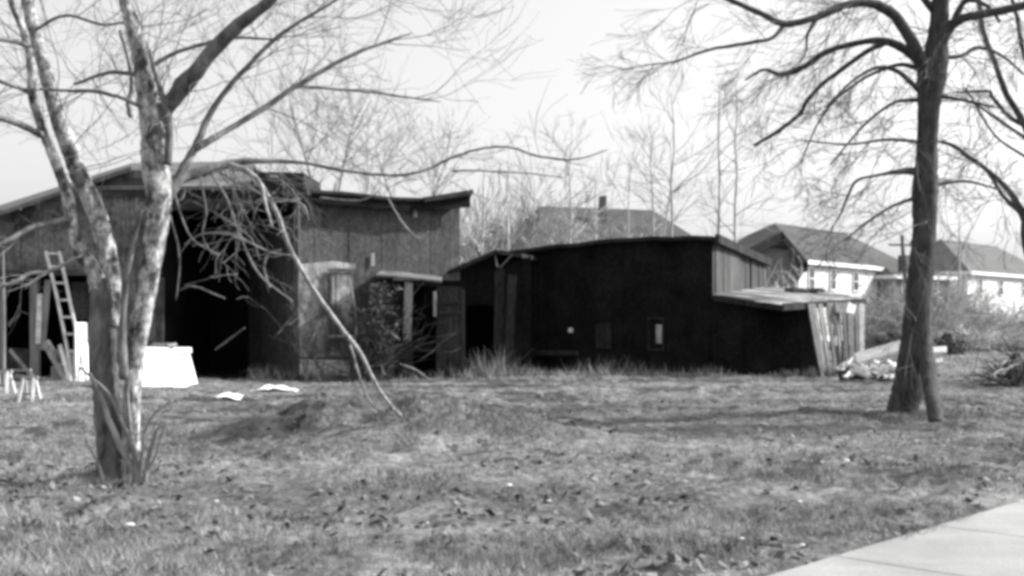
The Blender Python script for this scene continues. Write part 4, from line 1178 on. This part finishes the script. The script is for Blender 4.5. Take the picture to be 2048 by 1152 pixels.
# white sheets on the ground
def sheet(px0, px1, py, label, name='white_sheet'):
    dd = CAM_H * F / (py - 640)
    x0, x1 = P(px0, 0, dd)[0], P(px1, 0, dd)[0]
    m = MB(); n = 12; rows = 6; V = []; Fc = []
    for j in range(rows):
        for i in range(n):
            s = i / (n - 1); t = j / (rows - 1)
            x = x0 + (x1 - x0) * s; y = dd + (t - 0.5) * 0.6 * (0.5 + 0.5 * math.sin(math.pi * (0.1 + 0.8 * s)))
            V.append([x, y, gz(x, y) + 0.035 + 0.04 * math.sin(3 * s + 4 * t) ** 2 * math.sin(math.pi * s) + 0.03 * t])
    for j in range(rows - 1):
        for i in range(n - 1):
            a = j * n + i; Fc.append([a, a + 1, a + n + 1, a + n])
    m.add(V, Fc)
    V2 = [[p[0], p[1], p[2] - 0.015] for p in V]; m.add(V2, [f_[::-1] for f_ in Fc])
    return tag(m.build(name, M['white'], smooth=True), label, 'sheet', 'white sheets on the grass')
sheet(434, 486, 792, 'smaller white sheet on the grass nearer the white chest')
sheet(499, 596, 783, 'larger white sheet lying flat before the open bay')

# heap of planks left of the dark trunk, individual boards
PG = 'planks of the heap by the dark trunk'
for (p, q, w_, mk, lab) in (
        ((1712, 718, 28.6), (1815, 688, 28.3), 0.36, 'plank', 'bright upper plank slanting up to the dark trunk'),
        ((1690, 730, 28.7), (1732, 716, 28.6), 0.16, 'plank', 'short bright plank end at the left tip of the heap'),
        ((1735, 728, 28.5), (1818, 712, 28.2), 0.16, 'oldwood', 'grey plank second from the top of the heap'),
        ((1744, 744, 28.3), (1815, 724, 28.1), 0.14, 'plank', 'thin bright plank low in the heap touching the trunk'),
        ((1700, 742, 28.2), (1790, 740, 28.2), 0.16, 'wood_mid', 'dull plank lying near the bottom of the heap'),
        ((1850, 702, 28.2), (1893, 700, 28.0), 0.26, 'plank', 'bright plank end poking out right of the dark trunk'),
        ((1855, 726, 28.0), (1886, 722, 27.9), 0.16, 'plank', 'small bright block below the plank end right of the trunk')):
    m = MB(); m.bar(P(*p), P(*q), w_, 0.07, up=(0.35, -0.7, 0.9)); tag(m.build('plank', M[mk]), lab, 'plank', PG)
# dark timber under them
m = MB(); rg = np.random.default_rng(3)
for k in range(26):
    a = P(rg.uniform(1680, 1800), rg.uniform(735, 765), rg.uniform(28.4, 30.2)); a[2] = max(a[2], 0.05)
    dr = np.array([rg.uniform(0.4, 1.2), rg.uniform(-0.5, 0.5), rg.uniform(-0.12, 0.12)])
    m.bar(a, a + dr, rg.uniform(0.05, 0.16), rg.uniform(0.05, 0.14))
m.box((P(1742, 0, 29.5)[0], 29.6, 0.16), (1.5, 0.5, 0.36), 0.1, 0.05)
tag(m.build('scrap_timber_heap', M['wood_dark']), 'dark scrap timber piled under the bright planks', 'timber heap', kind='stuff')
# pale splintered pieces
m = MB()
for k in range(34):
    a = P(rg.uniform(1680, 1800), rg.uniform(722, 756), rg.uniform(27.6, 28.2))
    m.box(a, (rg.uniform(0.06, 0.4), 0.05, rg.uniform(0.03, 0.10)), rg.uniform(0, 3), 0.02, rg.uniform(-.6, .6))
tag(m.build('splinter_debris', M['plank']), 'pale splinters and rubble scattered over the timber heap', 'debris', kind='stuff')

# brush pile at right edge
m = MB(); rg = np.random.default_rng(8)
for k in range(130):
    c_ = P(2045 + rg.normal(0, 26), 0, 27 + rg.normal(0, 0.7)); a = np.array([c_[0], c_[1], 0.02 + abs(rg.normal(0, 0.12))])
    dr = np.array([rg.normal(0, 1), rg.normal(0, 0.6), abs(rg.normal(0.2, 0.35))])
    grow(m, a, dr, rg.uniform(0.4, 1.0), 0.022, 1, rg, trop=(0, 0, -0.1), rmin=0.008, nchild=4, wander=0.5)
tag(m.build('brush_pile', M['brush_dark']), 'dark pile of cut brush on the grass at the right edge', 'brush pile')
m = MB()
for p, q in (((1985, 752, 25.8), (2012, 738, 26.2)), ((2004, 748, 26), (2036, 728, 26.3)), ((2000, 730, 26.2), (2030, 722, 26.6))):
    m.tube(cr([P(*p), (P(*p) + P(*q)) / 2 + [0, 0, 0.05], P(*q)], 4), np.linspace(0.04, 0.02, 9), 6)
tag(m.build('fallen_branch', M['bark_pale']), 'pale broken branch sticking out of the dark brush pile', 'branch')

# vine thicket left of the doorway shed
m = MB(); rg = np.random.default_rng(15)
for k in range(60):
    b = P(rg.uniform(712, 785), 0, rg.uniform(29.8, 31.0))
    grow(m, (b[0], b[1], 0), (rg.normal(0, 0.3), rg.normal(0, 0.2), 1), rg.uniform(1.0, 2.2), 0.016, 1, rg, trop=(0, 0, -0.03), rmin=0.007, nchild=4, wander=0.4, spread=0.7)
for k in range(2600):
    px = rg.normal(748, 19); b = P(px, 0, rg.uniform(29.7, 31.0)); zz = rg.uniform(0.1, 1) ** 0.8 * (2.55 if px > 740 else 1.9)
    q = np.array([b[0], b[1], zz]) + rg.normal(0, 0.045, (3, 3))
    m.add(q, [[0, 1, 2]])
tag(m.build('vine_thicket', M['brush_dark']), 'tangled dark vines smothering the corner left of the pale post', 'vine')
m = MB()
for q in ([(700, 560), (712, 640), (708, 750)], [(640, 640), (618, 700), (612, 760)], [(600, 690), (625, 700), (640, 765)], [(690, 600), (760, 650), (800, 680)], [(765, 660), (760, 720), (770, 750)], [(800, 728), (835, 742), (870, 770)]):
    c = cr([P(a, b_, 30.2) for a, b_ in q], 5); m.tube(c, np.full(len(c), 0.028), 6, rough=0.15)
tag(m.build('fallen_branch', M['wood_mid']), 'crooked grey dead branches propped against the limewashed corner and vines', 'branch')
# young shoot before limewashed wall
m = MB(); rg = np.random.default_rng(17)
for k in range(7):
    b = P(rg.uniform(610, 650), 0, 30.3); grow(m, (b[0], b[1], 0), (rg.normal(0, .2), 0, 1), rg.uniform(1, 2), 0.018, 2, rg, rmin=0.006, nchild=3)
tag(m.build('sapling', M['bark_dark_twig']), 'leafless sapling before the limewashed corner of the grey barn', 'sapling')

# pale stones and scraps in the grass
SG = 'pale scraps lying in the grass'
for px, py, s, lab in ((1482, 1070, 0.035, 'brightest white pebble in the grass near the pavement'),
                       (1693, 925, 0.055, 'pale stone with a dark underside in the grass below the dark trunk'),
                       (258, 1042, 0.06, 'broad pale scrap on the grass below the silvery tree'),
                       (432, 1005, 0.035, 'small white scrap right of the silvery tree foot'),
                       (1598, 1004, 0.035, 'white pebble in the grass halfway between trunk and pavement'),
                       (2018, 740 + 220, 0.03, 'white pebble near the far corner of the pavement'),
                       (1545, 888, 0.04, 'pale scrap beside a dark tuft under the long trunk shadow'),
                       (1604, 1097, 0.03, 'pale pebble by the pavement edge'),
                       (1097, 1005, 0.035, 'pale scrap in the middle of the foreground grass'),
                       (437, 1068, 0.02, 'tiny white fleck below the silvery tree, right of the broad scrap'),
                       (855, 1052, 0.018, 'tiny white fleck in the foreground centre'),
                       (722, 812, 0.07, 'white scrap lying where the drooping limb meets the grass'),
                       (1018, 962, 0.04, 'dull white scrap below the right end of the mound')):
    dd = CAM_H * F / (py - 640); b = P(px, 0, dd); z0_ = gz(b[0], dd)
    dd = (CAM_H - z0_ - s * .6) * F / (py - 640); b = P(px, 0, dd); z0_ = gz(b[0], dd)
    m = MB(); n = 8
    s = s * 0.6; rr = [0.9, 1.0, 0.8, 0.5]; hh = [0, 0.2, 0.5, 0.6]
    V = [[b[0] + s * 1.2 * rr[j] * math.cos(a) * (1 + 0.15 * rng.normal()), dd + s * rr[j] * math.sin(a) * (1 + 0.15 * rng.normal()), z0_ + 0.02 + s * hh[j]] for j in range(4) for a in np.linspace(0, 2 * math.pi, n, endpoint=False)]
    Fc = [[j * n + i, j * n + (i + 1) % n, (j + 1) * n + (i + 1) % n, (j + 1) * n + i] for j in range(3) for i in range(n)] + [[3 * n + i for i in range(n)]]
    m.add(V, Fc); tag(m.build('stone', M['white_old'], smooth=True), lab, 'stone', SG)


# ---------------------------------------------------------------- grass, dry stalks, leaves
def tri_mesh(name, V, k, mat_, label, cat_):
    """V: (n, k, 3) corner points of n separate faces"""
    n = len(V)
    me = bpy.data.meshes.new(name)
    me.vertices.add(n * k); me.vertices.foreach_set('co', V.ravel())
    me.loops.add(n * k); me.loops.foreach_set('vertex_index', np.arange(n * k, dtype=np.int32))
    me.polygons.add(n); me.polygons.foreach_set('loop_start', np.arange(0, n * k, k, dtype=np.int32))
    me.polygons.foreach_set('loop_total', np.full(n, k, dtype=np.int32))
    me.update(calc_edges=True); me.materials.append(mat_)
    o = bpy.data.objects.new(name, me); col.objects.link(o)
    tag(o, label, cat_, kind='stuff')
    return o


def scatter(n, y0, y1, rg, pw=1.0):
    y = y0 + (y1 - y0) * rg.random(n) ** pw
    x = (rg.random(n) - 0.5) * 2 * (y * 0.475 + 0.6)
    return x, y


def blades(n, y0, y1, L0, L1, W_, rg, patch=0.0, bend=0.5, pw=1.0, xy=None, edge=-0.02):
    x, y = scatter(n, y0, y1, rg, pw) if xy is None else xy
    s = (x - A0[0]) * AN[0] + (y - A0[1]) * AN[1]
    keep = ((s < edge) | (s > PW + 0.02)) & ((soil_and_shade(x, y) < 0) | ((rg.random(len(x)) < 0.06) & (y < 14)))
    if patch:
        dens = vnoise(x * 1.4 + 7, y * 1.4) + 0.7 * vnoise(x * 5, y * 5 + 3)
        keep &= rg.random(len(x)) < np.clip(0.55 + dens * patch, 0.04, 1)
    x, y = x[keep], y[keep]; n = len(x)
    z = ground_z(x, y) - 0.01
    big = 1 + 0.9 * np.clip(vnoise(x * 0.9 + 50, y * 0.9) * 2, -0.6, 1)
    L = rg.uniform(L0, L1, n) * big
    a = rg.uniform(0, 2 * np.pi, n); b = rg.uniform(0, 2 * np.pi, n)
    lean = rg.uniform(0.1, bend, n) * L
    wv = W_ * rg.uniform(0.6, 1.4, n)
    base = np.stack([x, y, z], 1); side = np.stack([np.cos(a), np.sin(a), np.zeros(n)], 1) * wv[:, None] / 2
    tip = base + np.stack([np.cos(b) * lean, np.sin(b) * lean, L], 1)
    return np.stack([base - side, base + side, tip], 1)


rg = np.random.default_rng(77)
V = cat(blades(200000, 6.2, 12, 0.025, 0.07, 0.006, rg, 0.9, 1.2),
        blades(170000, 11, 20, 0.02, 0.06, 0.010, rg, 0.8, 1.3),
        blades(90000, 19, 36, 0.02, 0.06, 0.018, rg, 1.0, 1.2),
        blades(50000, 34, 75, 0.04, 0.12, 0.05, rg, 0.8, 1.4))
te = rg.uniform(-8, 12, 16000); se = -rg.exponential(0.05, 16000) + 0.06 + 0.05 * vnoise(te * 3, te * 0 + 2)
ex = A0[0] + AD[0] * te + AN[0] * se; ey = A0[1] + AD[1] * te + AN[1] * se
fr0 = rg.normal(0, 1, (2600, 2)) * [0.42, 0.20] + [P(232, 0, 11.2)[0], 11.15]; fr1 = rg.normal(0, 1, (2600, 2)) * [0.5, 0.35] + [P(1835, 0, 19.4)[0], 19.2]
mo = rg.normal(0, 1, (7000, 2)) * [1.2, 0.7] + [-2.1, 15.4]
V = cat(V, blades(0, 0, 0, 0.03, 0.09, 0.010, rg, 0.8, 1.2, xy=(mo[:, 0], mo[:, 1])))
V = cat(V, blades(0, 0, 0, 0.05, 0.14, 0.008, rg, 0, 0.9, xy=(fr0[:, 0], fr0[:, 1])), blades(0, 0, 0, 0.06, 0.2, 0.012, rg, 0, 0.9, xy=(fr1[:, 0], fr1[:, 1])),
        blades(0, 0, 0, 0.035, 0.09, 0.006, rg, 0, 1.5, xy=(ex, ey), edge=0.16))
tri_mesh('grass', V, 3, M['grass'], 'short rough winter grass covering the yard', 'grass')
# dry stalks along the barns
xs = rg.uniform(-7, 9, 5200); ys = 31.0 + rg.normal(0, 0.55, 5200) + np.where(xs > -1, 1.2, 0)
ys = np.where(xs > 6, np.minimum(ys, 31.6), ys)
c1 = rg.normal(0, 0.33, (190, 2)) + [-0.45, 32.3]; c2 = rg.normal(0, 0.45, (120, 2)) + [2.2, 32.8]; c3 = rg.normal(0, 0.5, (120, 2)) + [3.3, 32.6]
V = cat(blades(0, 0, 0, 0.12, 0.32, 0.022, rg, 1.2, 0.8, xy=(xs, ys)),
        blades(0, 0, 0, 0.15, 0.6, 0.024, rg, 0, 1.1, xy=(c1[:, 0], c1[:, 1])), blades(0, 0, 0, 0.15, 0.5, 0.024, rg, 0, 0.8, xy=(c2[:, 0], c2[:, 1])),
        blades(0, 0, 0, 0.2, 0.6, 0.028, rg, 0, 0.8, xy=(c3[:, 0], c3[:, 1])))
tri_mesh('dry_stalks', V, 3, M['hay'], 'dry pale stalks growing at the foot of the barns', 'weeds')
# fallen leaves and clods
def quads(n, y0, y1, s0, s1, rg):
    x, y = scatter(n, y0, y1, rg)
    s = (x - A0[0]) * AN[0] + (y - A0[1]) * AN[1]
    k = ((s < -0.03) | (s > PW)) & (rg.random(n) < np.clip(0.5 + 1.6 * vnoise(x * 0.8, y * 0.8 + 20), 0.05, 1)); x, y = x[k], y[k]; n = len(x)
    z = ground_z(x, y) + rg.uniform(0.01, 0.035, n)
    sz = rg.uniform(s0, s1, n); a = rg.uniform(0, 2 * np.pi, n)
    c = np.stack([x, y, z], 1); e1 = np.stack([np.cos(a), np.sin(a), rg.normal(0, 0.5, n)], 1) * sz[:, None] * 0.5
    e2 = np.stack([-np.sin(a), np.cos(a), rg.normal(0, 0.5, n)], 1) * sz[:, None] * 0.36
    return np.stack([c - e1, c - e2, c + e1, c + e2], 1)
V = cat(quads(5000, 6.2, 13, 0.025, 0.10, rg), quads(3000, 12, 24, 0.03, 0.08, rg))
tri_mesh('fallen_leaves', V, 4, M['leaf'], 'curled dead leaves strewn over the grass', 'leaves')
